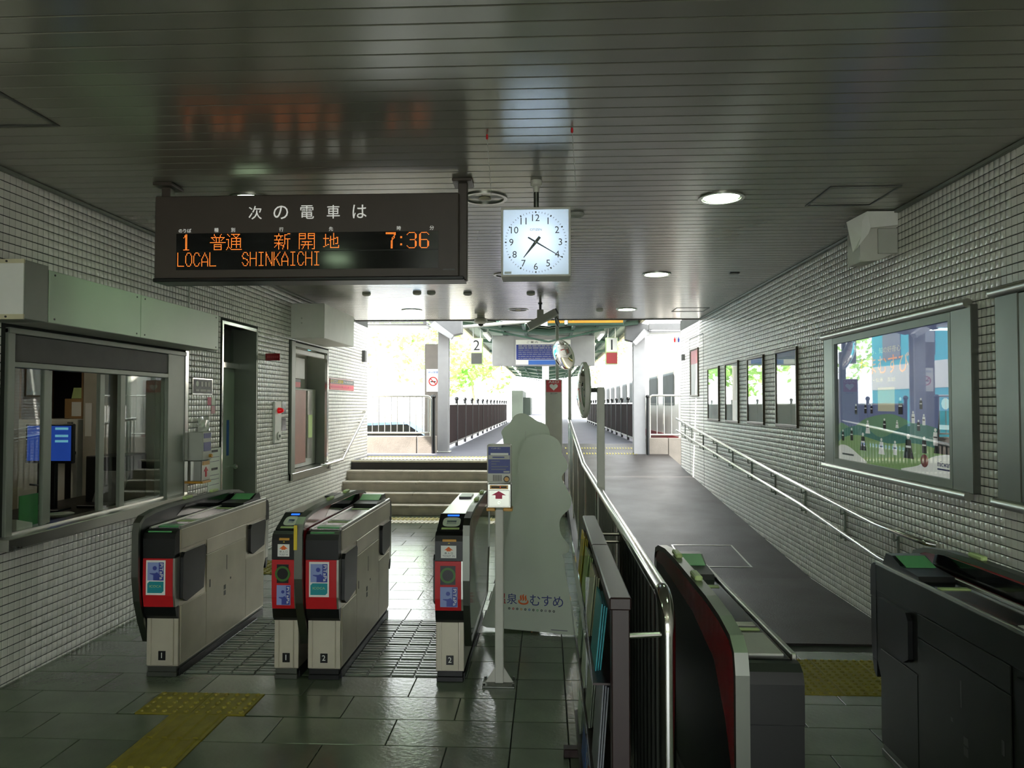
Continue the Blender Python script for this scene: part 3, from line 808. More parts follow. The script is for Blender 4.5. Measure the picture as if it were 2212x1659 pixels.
def stick(t, x, y, x0, x1, z0, z1, two):
    w = x1-x0
    if two:
        bp = part('card_sticker', MB().box(x0, x1, -.001, .003, z0, z1), 'print_white', t, local=True); ORI[bp.name] = (x, y, 0)
        a0, a1 = z0+(z1-z0)*.42, z1-.012; b0, b1 = x0+.009, x1-.009
    else:
        bp = part('card_sticker', MB().box(x0, x1, -.001, .003, z0, z1), 'pitapa_light', t, local=True); ORI[bp.name] = (x, y, 0)
        a0, a1, b0, b1 = z0+.003, z1-.003, x0+.003, x1-.003
    def loc(p, nm, mat, d=-.0022): return part(nm, MB().prism(p, 'y', d, d+.001), mat, bp, local=True)
    ww, hh = b1-b0, a1-a0
    loc([(b0, a0), (b1, a0), (b1, a1), (b0, a1)], 'logo_ground', 'pitapa_light')
    loc([(b0+ww*.70, a0), (b1, a0), (b1, a1), (b0+ww*.70, a1)], 'logo_band', 'pitapa_dark', -.0028)
    loc([(b0+ww*.45+ww*.13*math.cos(k*math.pi/8), a0+hh*.68+ww*.13*math.sin(k*math.pi/8)) for k in range(16)], 'logo_dot', 'pitapa_dark', -.0028)
    loc([(b0+ww*.36, a0), (b0+ww*.72, a0), (b0+ww*.72, a0+hh*.34), (b0+ww*.60, a0+hh*.46), (b0+ww*.45, a0+hh*.40), (b0+ww*.14, a0+hh*.40), (b0+ww*.14, a0+hh*.36), (b0+ww*.36, a0+hh*.30)], 'logo_figure', 'pitapa_dark', -.0028)
    text('PiTaPa', (x+b0+ww*.86, y-.0032, (a0+a1)/2), '-y', 'print_white', bp, h=ww*.2, w=hh*.88, spin=-math.pi/2)
    if two:
        c0, c1 = z0+.012, z0+(z1-z0)*.39
        loc([(b0, c0), (b1-.012, c0), (b1, c0+.012), (b1, c1), (b0+.012, c1), (b0, c1-.012)], 'second_logo', 'teal')
        text('ICOCA', (x+(b0+b1)/2, y-.0028, (c0+c1)/2+.006), '-y', 'lightgreen', bp, h=.014, w=ww*.72)

GY = 4.365
gate(-2.425, GY, .195, 'stainless ticket gate with number 1 plate beside the ticket office window', False, '1', (-.045, -.004), 'black', flap=(-.22, -.045), sides=(1,), red=False)
gate(-1.637, GY, .147, 'narrow ticket gate with number 1 plate and card reader in the middle pair', True, '1', sides=(0,))
gate(-1.432, GY, .197, 'ticket gate with number 2 plate and arched red fin in the middle pair', False, '2', (-.054, -.006), 'darkred', tape=True, sides=(1,))
gate(-.658, GY, .167, 'ticket gate with number 2 plate and card reader beside the intercom post', True, '2', (.170, .210), 'mirrorsteel', outer=1, sides=(0,))
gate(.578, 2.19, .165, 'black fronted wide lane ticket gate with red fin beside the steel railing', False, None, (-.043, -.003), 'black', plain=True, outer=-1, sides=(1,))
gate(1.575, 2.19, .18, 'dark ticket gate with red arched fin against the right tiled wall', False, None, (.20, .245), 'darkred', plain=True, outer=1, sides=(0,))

# ================================================================ intercom post
t = thing('intercom_post', 'slim grey post with blue intercom panel and ticket slot', 'intercom', (-.278, 4.40, 0))
yq = 4.33
part('base_plate', MB().cbox(-.375, -.185, 4.33, 4.47, 0, .012, .002), 'steel_dark', t)
part('post', MB().cbox(-.303, -.253, 4.375, 4.425, .012, 1.03, .004), 'offwhite', t)
part('gusset', MB().prism([(-.36, .012), (-.303, .012), (-.303, .10)], 'y', 4.395, 4.405), 'offwhite', t); part('gusset', MB().prism([(-.253, .10), (-.253, .012), (-.196, .012)], 'y', 4.395, 4.405), 'offwhite', t)
for dx in (-.085, .085):
    for dy in (-.055, .055): part('bolt', MB().cyl((-.28+dx, 4.40+dy, .012), (-.28+dx, 4.40+dy, .024), .007, 8), 'steel', t)
bx = part('upper_box', MB().cbox(-.347, -.205, yq, yq+.10, 1.19, 1.413, .006), 'offwhite', t)
pn = part('blue_panel', MB().box(-.34, -.212, yq-.002, yq+.001, 1.245, 1.40), 'navy', bx)
part('white_strip', MB().box(-.326, -.222, yq-.003, yq-.001, 1.352, 1.364), 'print_white', pn)
part('grey_strip', MB().box(-.338, -.214, yq-.003, yq-.001, 1.327, 1.351), 'boxgrey', pn)
text('インターホン', (-.295, yq-.003, 1.391), '-y', 'print_white', pn, h=.008)
part('print_line', MB().box(-.315, -.245, yq-.004, yq-.003, 1.335, 1.343), 'navy', pn)
for k in range(4): part('print_line', MB().box(-.322, -.322+(.05, .03, .10, .085)[k], yq-.003, yq-.001, 1.313-k*.0155, 1.318-k*.0155), 'print_grey', pn)
part('maker_mark', MB().box(-.25, -.216, yq-.003, yq-.001, 1.25, 1.259), 'boxgrey', pn)
for k in range(8): part('grille_slot', MB().box(-.312+k*.0066, -.309+k*.0066, yq-.0015, yq+.001, 1.2, 1.236), 'print_black', bx)
part('button', MB().lathe([(.013, yq-.008), (.013, yq)], (-.232, 0, 1.212), 20, 'y'), 'amber', bx)
part('button_ring', MB()._ring((-.232, yq-.001, 1.212), .014, .018, .004, 'y', 24), 'print_black', bx)
lb = part('lower_box', MB().cbox(-.347, -.205, yq, yq+.10, 1.042, 1.185, .005), 'steel', t)
part('slot_plate', MB().box(-.33, -.224, yq-.002, yq+.001, 1.153, 1.176), 'amber', lb); part('slot', MB().box(-.322, -.232, yq-.003, yq-.001, 1.16, 1.169), 'print_black', lb)
part('slot_lamp', MB().box(-.272, -.266, yq-.004, yq-.002, 1.162, 1.168), 'redlamp', lb)
part('drawer', MB().cbox(-.338, -.214, yq-.004, yq, 1.052, 1.147, .002), 'steel', lb)
part('red_arrow', MB().prism([(-.297, 1.097), (-.258, 1.097), (-.258, 1.118), (-.236, 1.118), (-.278, 1.142), (-.32, 1.118), (-.297, 1.118)], 'y', yq-.0055, yq-.0035), 'pink', lb)
part('keyhole', MB()._ring((-.276, yq-.005, 1.075), .004, .009, .004, 'y', 16), 'chrome', lb)
part('foot_pad', MB().cbox(-.352, -.30, yq, yq+.09, 1.024, 1.042, .003).cbox(-.252, -.198, yq, yq+.09, 1.024, 1.042, .003), 'amber', t)

# ================================================================ cut-out display boards
def board(name, label, poly, yy, tilt, loc, mat='mint'):
    t = thing(name, label, 'display board', loc, math.radians(-11.5))
    b = part('board', MB().prism(poly, 'y', 0, .006), mat, t, local=True)
    b.rotation_euler = (math.radians(-tilt), 0, 0)
    part('stand_leg', MB().prism([(.012, .0), (.24, .0), (.012+.75*math.tan(math.radians(tilt)), .75)], 'x', -.01, .0), 'cardboard', t, local=True)
    return t, b
def smooth_poly(pts, n=4):
    out = []
    for i in range(len(pts)):
        p0, p1, p2, p3 = (Vector(pts[(i+k) % len(pts)]) for k in (-1, 0, 1, 2))
        for k in range(n):
            s = k/n
            out.append(tuple(.5*((2*p1)+(-p0+p2)*s+(2*p0-5*p1+4*p2-p3)*s*s+(-p0+3*p1-3*p2+p3)*s**3)))
    return out
bl, brr = Vector((-.469, 5.443)), Vector((.217, 5.303))
mid = (bl+brr)/2
front = smooth_poly([(-.35, .03), (-.20, .02), (.1, .015), (.33, .01), (.35, .03), (.335, .12), (.27, .45), (.25, .60), (.235, .64), (.28, .665), (.285, .72), (.23, .80), (.215, .90), (.24, .96), (.29, 1.02), (.30, 1.10),
                     (.255, 1.20), (.23, 1.27), (.27, 1.34), (.265, 1.40), (.23, 1.46), (.225, 1.52), (.19, 1.58), (.12, 1.615), (.03, 1.615), (-.03, 1.58), (-.065, 1.52), (-.09, 1.42), (-.10, 1.30), (-.085, 1.2), (-.10, 1.10), (-.14, 1.0), (-.17, .8), (-.22, .55), (-.32, .15)], 3)
front = [(x-.02, z*.885) for x, z in front]
t, b = board('cutout_board', 'pale mint contour cut standing board with hot spring lettering beside the gates', front, 0, 3, (mid.x+.02, mid.y, 0))
mid = mid + Vector((.02, 0))
ORI[b.name] = (mid.x, mid.y, 0)
def on_board(body, x, z, mat, h, w=None):
    o = text(body, (mid.x+x, mid.y-.0015, z), '-y', mat, b, h=h, w=w); return o
for ch, x, c in (('温', -.235, 'red'), ('泉', -.15, 'navy'), ('♨', -.065, 'orange'), ('む', .022, 'navy'), ('す', .107, 'navy'), ('め', .19, 'navy')):
    on_board(ch, x, .235, c, .075)
for k in range(12):
    c = ('print_black', 'red', 'print_black', 'amber', 'print_black', 'blue', 'print_black', 'green_pad', 'print_black', 'print_grey', 'print_black', 'print_black')[k]
    part('print_ring', MB()._ring((-.17+k*.03, -.0012, .165), .004, .008, .002, 'y', 16), c, b, local=True)
part('print_line', MB().box(.14, .26, -.0015, .0, .032, .038), 'print_grey', b, local=True)
back = smooth_poly([(-.22, 0), (.08, 0), (.09, .6), (.12, 1.2), (.17, 1.34), (.165, 1.40), (.15, 1.46), (.12, 1.50), (.06, 1.52), (0, 1.56), (-.06, 1.58), (-.12, 1.56), (-.16, 1.50), (-.20, 1.47), (-.225, 1.43), (-.21, 1.38), (-.2, 1.2), (-.21, .6)], 3)
t, b = board('cutout_board', 'taller plain mint board with a lobed top behind the lettered board', back, 0, 2, (-.14, 5.66, 0))
part('crease', MB().box(-.032, -.030, -.001, .001, .9, 1.44), 'boxgrey', b, local=True)

# ================================================================ steel railing between stairs and ramp
t = thing('steel_railing', 'stainless tube railing with upright bars between the stairs and the ramp', 'railing', (.36, 6.8, 0))
def rz(y): return 1.068 + max(0, (y-7.15)*.0722 if y > 7.15 else 0)
pts = [(.36, 2.245, .0), (.36, 2.245, .96)] + [(.36, 2.245+.1*(1-math.cos(a)), .968+.1*math.sin(a)) for a in (math.pi/16*k for k in range(9))]
part('end_bend', MB().tube(pts, .0243, 14), 'polished', t, smooth=True)
part('top_rail', MB().tube([(.36, y, rz(y)) for y in (2.345, 4.6, 7.15, 9, 11.9)], .0243, 14), 'polished', t, smooth=True)
part('bottom_rail', MB().tube([(.36, y, rz(y)-.97) for y in (2.25, 4.6, 7.15, 9, 11.9)], .012, 8), 'steel_dark', t, smooth=True)
y = 2.34; k = 0
while y < 11.85:
    g = ramp_z(y)
    if k % 15 == 14: part('post', MB().cyl((.36, y, g), (.36, y, rz(y)), .02, 12), 'polished', t, smooth=True)
    else: part('bar', MB().cyl((.36, y, g+.10), (.36, y, rz(y)), .0095, 8), 'steel_dark', t, smooth=True)
    y += .098; k += 1
# convex mirrors on posts
def mirror(name, label, px, py, g, ptop, c, d, R_, post_r=.025, frame='offwhite'):
    t = thing(name, label, 'mirror', (px, py, g))
    part('post', MB().cbox(px-post_r, px+post_r, py-post_r, py+post_r, g, ptop, .004), 'offwhite', t)
    d = Vector(d).normalized(); c = Vector(c)
    q = d.to_track_quat('Z', 'Y').to_matrix()
    mb = MB().lathe([(R_, -.01), (R_*.99, .002), (R_*.85, .018*R_/.2), (R_*.6, .035*R_/.2), (R_*.3, .046*R_/.2), (.001, .05*R_/.2)], (0,0,0), 32)
    mb.v = [tuple(q @ Vector(v) + c) for v in mb.v]; part('mirror_face', mb, 'chrome', t, smooth=True)
    mb = MB().lathe([(R_*1.03, .006), (R_*1.04, -.02), (R_*.9, -.035), (R_*.5, -.045), (.04, -.05)], (0,0,0), 32)
    mb.v = [tuple(q @ Vector(v) + c) for v in mb.v]; part('mirror_shell', mb, frame, t, smooth=True)
    e = c - d*.05
    part('bracket', MB().tube([tuple(e), tuple(e - d*.03), (px, py, e.z), (px, py, ptop-.02)] if abs(e.z-ptop) > .05 else [tuple(e), tuple(e-d*.02), (px, py, ptop-.02)], .016, 8), 'darkgrey', t, smooth=True)
    return t
mirror('convex_mirror', 'round mirror seen edge on, fixed to a bright steel post on the railing', .37, 5.06, 0, 1.765, (.25, 5.06, 1.745), (-1, -.07, 0), .185)
mirror('convex_mirror', 'small tilted round mirror on the slim post by the defibrillator cabinet', .37, 11.7, ramp_z(11.7), 2.46, (.265, 11.66, 2.42), (-1, -.75, -.45), .24)

# ================================================================ brochure rack
t = thing('brochure_rack', 'brown framed brochure rack with clear pockets beside the railing', 'rack', (.20, 2.8, 0))
for y in (2.055, 3.5): part('upright', MB().cbox(.178, .228, y, y+.05, 0, 1.118, .003), 'rackbrown', t)
part('top_bar', MB().cbox(.172, .232, 2.05, 2.82, 1.085, 1.12, .004), 'rackbrown', t); part('top_bar', MB().cbox(.172, .232, 2.825, 3.55, 1.085, 1.12, .004), 'rackbrown', t)
part('bottom_bar', MB().cbox(.18, .226, 2.105, 3.5, .12, .16, .003), 'rackbrown', t)
part('back_panel', MB().box(.214, .222, 2.105, 3.5, .16, 1.085), 'darkgrey', t)
part('foot', MB().cbox(.08, .30, 3.5, 3.55, 0, .04, .003).cbox(.10, .30, 2.055, 2.105, 0, .04, .003), 'rackbrown', t)
for k, z in enumerate((.22, .55, .86)):
    part('pocket_shelf', MB().box(.13, .212, 2.11, 3.495, z, z+.006), 'rackbrown', t)
    part('pocket_front', MB().prism([(.128, z), (.131, z), (.112, z+.2), (.109, z+.2)], 'y', 2.11, 3.495), 'acrylic', t)
for y in (2.46, 2.81, 3.15): part('pocket_divider', MB().box(.128, .212, y, y+.003, .22, 1.08), 'acrylic', t)
for z in (.975, .94): part('wall_arm', MB().cyl((.225, 3.48, z+.07), (.345, 3.48, z+.07), .008, 8), 'polished', t)
part('wall_arm', MB().cyl((.225, 2.215, .965), (.345, 2.24, .965), .009, 10), 'polished', t)
bc = ['print_white', 'boxgrey', 'cream', 'mint', 'orange', 'lightgreen', 'print_grey', 'blue', 'yellow', 'boxgrey', 'print_white', 'teal']
bn = {'print_white': 'white', 'orange': 'orange', 'lightgreen': 'light green', 'boxgrey': 'pale grey', 'cream': 'cream', 'red': 'red', 'blue': 'blue', 'yellow': 'yellow', 'print_grey': 'dark grey', 'mint': 'mint', 'teal': 'teal', 'amber': 'ochre'}
lev = ('lowest', 'middle', 'top'); sec = ('by the end upright', 'before the middle', 'past the middle', 'by the mint board')
for k, z in enumerate((.226, .556, .866)):
    for j, y in enumerate((2.13, 2.48, 2.83, 3.17)):
        c = bc[(k*5+j*3+1) % 12]; w = .21; yy = y+.03+random.random()*.05; hh = .24+random.random()*.05
        if k == 2: hh = .19 + .02*random.random()
        mb = MB()
        n = 7
        for q in range(3):
            xa = .142+q*.007
            mb.prism([(xa, z), (xa+.004, z), (xa+.004+.02, z+hh-.006*q), (xa+.02, z+hh-.006*q)], 'y', yy+q*.004, yy+w-q*.003)
        single('brochure', mb, c, f'{bn[c]} brochure bundle on the {lev[k]} rack shelf {sec[j]}', 'brochure', 'brochures in the rack', loc=(.15, yy+.1, z))

# ================================================================ right wall: poster cases, frames, handrails
def pipe_bar(t, y0, y1, z):
    part('bar', MB().cyl((R-.045, y0, z), (R-.045, y1, z), .028, 16), 'steel', t, smooth=True)
def poster_case(y0, y1, z0, z1, label, blank=False):
    t = thing('poster_case', label, 'poster case', (R, (y0+y1)/2, z0))
    x = R-.045
    fw = .22
    f = MB()
    f.cbox(x, R, y0, y0+fw, z0+.03, z1-.03, .004); f.cbox(x, R, y1-.19, y1, z0+.03, z1-.03, .004)
    part('side_panel', MB().cbox(x, R, y0, y0+fw, z0+.03, z1-.02, .005), 'steel_dark', t); part('side_panel', MB().cbox(x, R, y1-.20, y1, z0+.03, z1-.02, .005), 'steel_dark', t)
    pipe_bar(t, y0+.03, y1+.02, z1-.01); pipe_bar(t, y0+.05, y1+.02, z0+.012)
    a, b, c, d = y0+fw, y1-.20, z0+.04, z1-.04
    if blank:
        part('cover_sheet', MB().cbox(x+.004, R, a, b, c, d, .003), 'steel_dark', t); return t
    part('back_box', MB().box(R-.008, R, a, b, c, d), 'darkgrey', t)
    part('inner_frame', MB().box(x, R, a, b, d-.05, d).box(x, R, a, b, c, c+.05).box(x, R, b-.035, b, c+.05, d-.05).box(x, R, a, a+.03, c+.05, d-.05), 'greyframe', t)
    return t
t = poster_case(4.385, 6.66, 1.10, 2.25, 'large steel poster case with a night sky and hills poster under glass')
a, b, c, d = 4.64, 6.42, 1.19, 2.16
xp = R-.012
ps = part('poster', MB().box(xp, xp+.003, a, b, c, d), 'postersky', t)
def pr_(poly, mat, nm, lvl=1):
    """print on the poster; poly in (s, z): s = 0 at the far end .. 1 near end, z 0..1"""
    pp = [(b-(b-a)*s, c+(d-c)*z) for s, z in poly]
    return part(nm, MB().prism(pp, 'x', xp-.0006*lvl-.0005, xp-.0006*lvl+.0005), mat, ps)
pr_(smooth_poly([(0, .30), (.15, .28), (.3, .36), (.5, .40), (.62, .38), (.8, .30), (1, .26), (1, .0), (0, 0)], 5), 'hill1', 'hill_print', 1)
pr_(smooth_poly([(.0, .22), (.25, .30), (.45, .22), (.7, .34), (.95, .30), (1, .28), (1, .0), (0, 0)], 5), 'hill2', 'hill_print', 2)
pr_(smooth_poly([(0, .15), (.2, .22), (.5, .18), (.75, .2), (1, .14), (1, 0), (0, 0)], 5), 'hill3', 'hill_print', 3)
pr_(smooth_poly([(0, .11), (.1, .12), (.22, .06), (.3, 0), (0, 0)], 4), 'lightbox_white', 'cloud_print', 4)
pr_(smooth_poly([(.62, 0), (.75, .05), (.85, .12), (.95, .15), (1, .16), (1, 0)], 4), 'lightbox_white', 'cloud_print', 4)
pr_([(.42, .42), (.57, .42), (.57, .60), (.42, .60)], 'lightbox_cream', 'blank_card', 2)
def figure(s, z, h, dark=True, robe=False):
    m1 = 'print_black' if dark else 'lightbox_white'; m2 = 'lightbox_white' if dark else 'print_black'; w = h*.22
    bw = w*1.0 if robe else w*.6
    pr_([(s-bw, z), (s+bw, z), (s+w*.62, z+h*.45), (s+w*.5, z+h*.74), (s-w*.5, z+h*.74), (s-w*.62, z+h*.45)], m1, 'figure_body', 5)
    pr_([(s+w*.33*math.cos(q*math.pi/5), z+h*.86+h*.1*math.sin(q*math.pi/5)) for q in range(10)], m2 if dark else m1, 'figure_head', 5)
    pr_([(s-w*.5, z+h*.42), (s+w*.5, z+h*.42), (s+w*.5, z+h*.5), (s-w*.5, z+h*.5)], m2, 'figure_sash', 6)
for s, z, h, dk, rb in ((.95, .15, .38, True, True), (.62, .40, .13, True, False), (.30, .40, .09, True, False), (.36, .40, .08, True, False), (.20, .39, .09, True, False), (.32, .24, .11, False, True), (.15, .17, .11, True, False), (.27, .10, .15, True, True),
                        (.45, .09, .13, False, True), (.57, .10, .11, False, False), (.68, .09, .18, True, True), (.80, .14, .12, True, False), (.88, .20, .12, False, False), (.72, .34, .09, False, False), (.76, .29, .08, True, False), (.80, .33, .08, False, False), (.48, .28, .09, True, False), (.59, .30, .06, False, True), (.05, .16, .10, True, False), (.78, .44, .08, True, False)):
    figure(s, z, h, dk, rb)
def ptext(body, s, z, mat, h, w=None): return text(body, (xp-.004, b-(b-a)*s, c+(d-c)*z), '-x', mat, ps, h=h, w=w)
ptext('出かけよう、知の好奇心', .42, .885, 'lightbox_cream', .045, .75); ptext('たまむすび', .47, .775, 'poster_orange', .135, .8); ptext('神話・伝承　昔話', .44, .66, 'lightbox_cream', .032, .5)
ptext('micware', .94, .085, 'navy', .035, .17); pr_([(.04, .04), (.17, .04), (.17, .055), (.04, .055)], 'print_grey', 'print_line', 5); pr_([(.89, .045), (.97, .045), (.97, .055), (.89, .055)], 'navy', 'print_line', 5)
pr_([(.80+.028*math.cos(q*math.pi/6), .09+.045*math.sin(q*math.pi/6)) for q in range(12)], 'red', 'logo_print', 5)
part('glass', MB().box(R-.030, R-.027, 4.62, 6.44, 1.17, 2.18), 'poster_glass', t)
poster_case(2.15, 4.16, 1.10, 2.27, 'second steel case closed with a plain metal sheet by the right gate', True)
for i, (ya, yb, za, zb) in enumerate(((7.44, 8.13, 1.41, 2.225), (8.575, 9.265, 1.41, 2.22), (9.695, 10.39, 1.40, 2.22), (10.77, 11.50, 1.40, 2.205), (12.21, 12.865, 1.775, 2.585))):
    wh = ('first from the large poster case', 'second from the large poster case', 'third from the large poster case', 'fourth from the large poster case', 'mounted higher on the service door')[i]
    t = thing('framed_notice', 'bronze framed glazed notice on the tiled wall, ' + wh, 'notice', (R, (ya+yb)/2, za), 0, 'small glazed frames on the right wall')
    fm = MB(); w = .032; x = R-.028
    fm.cbox(x, R, ya, yb, za, za+w, .006).cbox(x, R, ya, yb, zb-w, zb, .006).cbox(x, R, ya, ya+w, za+w, zb-w, .006).cbox(x, R, yb-w, yb, za+w, zb-w, .006)
    part('frame', fm, M('bronze', '#4c4436', .35, metal=.7), t)
    pa = part('notice', MB().box(R-.012, R-.009, ya+w, yb-w, za+w, zb-w), 'print_white' if i < 4 else 'offwhite', t)
    if i == 4: part('red_header', MB().box(R-.0135, R-.0115, ya+w, yb-w, zb-.26, zb-w), 'red', pa)
    else: part('picture', MB().box(R-.0135, R-.0115, ya+.08, yb-.08, za+.3, zb-.08), ('mint', 'lightgreen', 'cream', 'boxgrey')[i], pa)
    part('glass', MB().box(R-.020, R-.0175, ya+w, yb-w, za+w, zb-w), 'poster_glass', t)
t = thing('wall_handrail', 'double stainless handrail climbing the right tiled wall beside the ramp', 'handrail', (R, 9, .8))
xr = 2.42
up = [(R-.005, 4.90, .745), (2.445, 4.91, .755), (xr, 4.95, .764), (xr, 5.6, .766), (xr, 8.15, .937), (xr, 13.9, 1.378)]
lo = [(R-.005, 5.22, .51), (2.445, 5.24, .52), (xr, 5.30, .528), (xr, 5.55, .532), (xr, 7.19, .694), (xr, 13.9, 1.162)]
part('upper_rail', MB().tube(up, .0195, 12), 'polished', t, smooth=True); part('lower_rail', MB().tube(lo, .0175, 12), 'polished', t, smooth=True)
def zat(pl, y):
    for p, q in zip(pl[:-1], pl[1:]):
        if p[1] <= y <= q[1]: return p[2]+(q[2]-p[2])*(y-p[1])/(q[1]-p[1])
    return pl[-1][2]
for y in (13.43, 12.82, 11.9, 10.95, 10.04, 9.12, 8.2, 7.26, 6.32, 5.39):
    zu, zo = zat(up, y), zat(lo, y)
    br = part('bracket', MB().tube([(xr, y-.09, zu-.015), (xr, y-.09, zu-.07), (2.44, y-.05, zu-.075), (R-.015, y, zu-.075)], .007, 8), 'greyframe', t, smooth=True)
    part('wall_bar', MB().cbox(R-.018, R-.002, y-.012, y+.012, zo-.10, zu-.05, .003), 'greyframe', br)
    part('lower_arm', MB().tube([(xr, y-.09, zo-.012), (xr, y-.09, zo-.06), (2.44, y-.05, zo-.065), (R-.015, y, zo-.065)], .007, 8), 'greyframe', br, smooth=True)
# loudspeaker wrapped in paper
t = thing('wall_speaker', 'white wall loudspeaker half wrapped in torn paper under the ceiling', 'loudspeaker', (R, 5.4, 2.66))
part('cabinet', MB().prism([(2.24, 2.665), (2.36, 2.675), (2.495, 2.73), (2.495, 2.99), (2.28, 2.99), (2.24, 2.90)], 'y', 5.36, 5.58), 'offwhite', t)
part('side_bracket', MB().cbox(2.36, 2.497, 5.34, 5.36, 2.72, 2.90, .004), 'boxgrey', t)
part('paper_wrap', MB().add([(2.17,5.42,2.965),(2.28,5.33,3.02),(2.285,5.325,2.86),(2.21,5.335,2.76),(2.205,5.40,2.74),(2.25,5.345,2.95),(2.24,5.34,2.84),(2.495,5.335,3.02),(2.495,5.335,2.92),(2.30,5.325,2.90)],
     [(0,1,5),(5,1,9,2),(0,5,6,4),(5,2,3,6),(6,3,4),(1,7,8,9)]), 'print_white', t)
part('paper_top', MB().add([(2.17,5.42,2.965),(2.28,5.33,3.02),(2.3,5.5,3.0),(2.2,5.55,2.95)], [(0,1,2,3)]), 'print_white', t)
single('wall_sensor', MB().cbox(2.44, R, 13.42, 13.50, 2.44, 2.55, .006), 'darkgrey', 'small dark grey sensor box at the end of the right wall', 'sensor')

# ================================================================ left wall: ticket office window
t = struct('window_1', MB().cbox(L-.10, L+.012, 6.06, 6.34, .86, 2.10, .004), 'greyframe', 'ticket office window with sliding panes')
part('window_frame', MB().cbox(L-.10, L+.02, 4.20, 4.26, .86, 2.10, .004), 'greyframe', t)
part('edge_strip', MB().cbox(L, L+.02, 6.34, 6.40, .80, 2.12, .003), 'polished', t)
part('shutter_box', MB().cbox(L-.10, L+.006, 4.26, 6.06, 1.905, 2.07, .004), 'shutter', t)
part('head_rail', MB().cbox(L-.06, L+.014, 4.26, 6.06, 1.87, 1.905, .003), 'greyframe', t); part('head_rail', MB().cbox(L-.05, L+.03, 4.2, 6.34, 2.07, 2.105, .003), 'greyframe', t)
part('window_sill', MB().cbox(L-.14, L+.10, 4.12, 6.42, .80, .872, .005), 'steel', t)
part('lower_track', MB().box(L-.075, L-.005, 4.26, 6.06, .872, .882), 'steel', t)
for y0, y1, x in ((4.555, 4.60, L-.02), (4.635, 4.675, L-.05), (5.19, 5.25, L-.05), (5.40, 5.465, L-.02)):
    part('stile', MB().cbox(x-.014, x+.014, y0, y1, .882, 1.87, .003), 'greyframe', t)
part('pane', MB().box(L-.022, L-.018, 4.26, 4.56, .882, 1.87), 'pane', t); part('pane', MB().box(L-.052, L-.048, 5.24, 6.06, .882, 1.87), 'pane', t); part('pane', MB().box(L-.022, L-.018, 5.46, 6.06, .882, 1.87), 'pane', t)
# fascia over the window
t = thing('fascia_box', 'pale green sign box projecting over the ticket office window', 'sign box', (-3.0, 5.2, 2.12))
part('box', MB().cbox(L, -2.905, 4.17, 6.41, 2.125, 2.435, .003), 'boxgrey', t)
for a, b in ((4.172, 5.15), (5.154, 6.408)):
    f = part('face_panel', MB().cbox(-2.906, -2.90, a, b, 2.127, 2.433, .002), 'fascia', t)
    for y, z in ((a+.05, 2.15), (a+.05, 2.41), (b-.05, 2.15), (b-.05, 2.41)): part('screw', MB().cyl((-2.901, y, z), (-2.897, y, z), .006, 8), 'darkgrey', f)
t = thing('end_sign', 'blank white end panel with cream trims at the near end of the fascia', 'sign box', (-3.0, 4.06, 2.12))
part('box', MB().cbox(L, -2.90, 3.97, 4.166, 2.125, 2.455, .003), 'greyframe', t)
part('white_panel', MB().box(L, -2.903, 3.964, 3.971, 2.15, 2.435), 'white', t)
part('trim', MB().box(L, -2.90, 3.962, 3.971, 2.435, 2.458), 'cream', t); part('trim', MB().box(L, -2.90, 3.962, 3.971, 2.122, 2.15), 'cream', t)
for z in (2.446, 2.136): part('screw', MB().cyl((-3.0, 3.963, z), (-3.0, 3.958, z), .006, 8), 'print_black', t)
# office room
struct('wall_office', MB().box(-6.3, -6.2, 3.0, 8.6, -.1, 3.1).box(-6.2, L-.18, 2.9, 3.0, -.1, 3.1).box(-6.2, L-.18, 6.98, 7.06, -.1, 3.1).box(-6.2, L-.18, 8.5, 8.6, -.1, 3.1), 'officewall')
struct('floor_office', MB().box(-6.2, L-.18, 3.0, 13.0, -.2, -.02), 'stone')
struct('ceiling_office', MB().box(-6.3, L-.18, 2.9, 13.0, 2.62, 2.7), 'white')
t = thing('office_light', 'fluorescent tube fitting on the ticket office ceiling', 'light fitting', (-4.6, 5.0, 2.6))
part('housing', MB().cbox(-4.70, -4.50, 4.4, 5.6, 2.57, 2.62, .006), 'white', t); part('tube', MB().cyl((-4.6, 4.45, 2.55), (-4.6, 5.55, 2.55), .016, 10), emission('tube_office', '#fff4dc', 26.0), t)
t = thing('office_desk', 'black counter desk behind the ticket office window', 'desk', (-3.75, 5.2, 0))
part('desk_top', MB().cbox(-4.1, L-.20, 3.3, 6.4, .80, .84, .004), 'black', t); part('desk_front', MB().box(-4.08, -4.04, 3.3, 6.4, 0, .80), 'black', t); part('desk_side', MB().box(-4.04, L-.22, 3.3, 3.34, 0, .80).box(-4.04, L-.22, 6.36, 6.4, 0, .8), 'black', t)
t = thing('computer_monitor', 'black office monitor showing a blue screen', 'monitor', (-3.77, 5.47, .84))
part('bezel', MB().cbox(-3.96, -3.585, 5.455, 5.49, 1.20, 1.50, .006), 'black', t); part('screen', MB().box(-3.94, -3.60, 5.45, 5.456, 1.22, 1.485), 'screenblue', t)
for z in (1.455, 1.40, 1.36): part('screen_bar', MB().box(-3.72, -3.62, 5.447, 5.451, z, z+.018), 'screenlight', t)
part('stand', MB().cbox(-3.80, -3.74, 5.48, 5.52, .85, 1.25, .004).cbox(-3.87, -3.67, 5.42, 5.58, .84, .853, .004), 'black', t)
t = thing('white_cabinet', 'white steel office cabinet with small vents', 'cabinet', (-4.4, 6.7, 0))
part('body', MB().cbox(-4.75, -4.20, 6.45, 6.96, 0, 1.515, .006), 'white', t)
for k in range(4): part('vent_slot', MB().box(-4.29+k*.014, -4.282+k*.014, 6.446, 6.451, 1.44, 1.49), 'darkgrey', t)
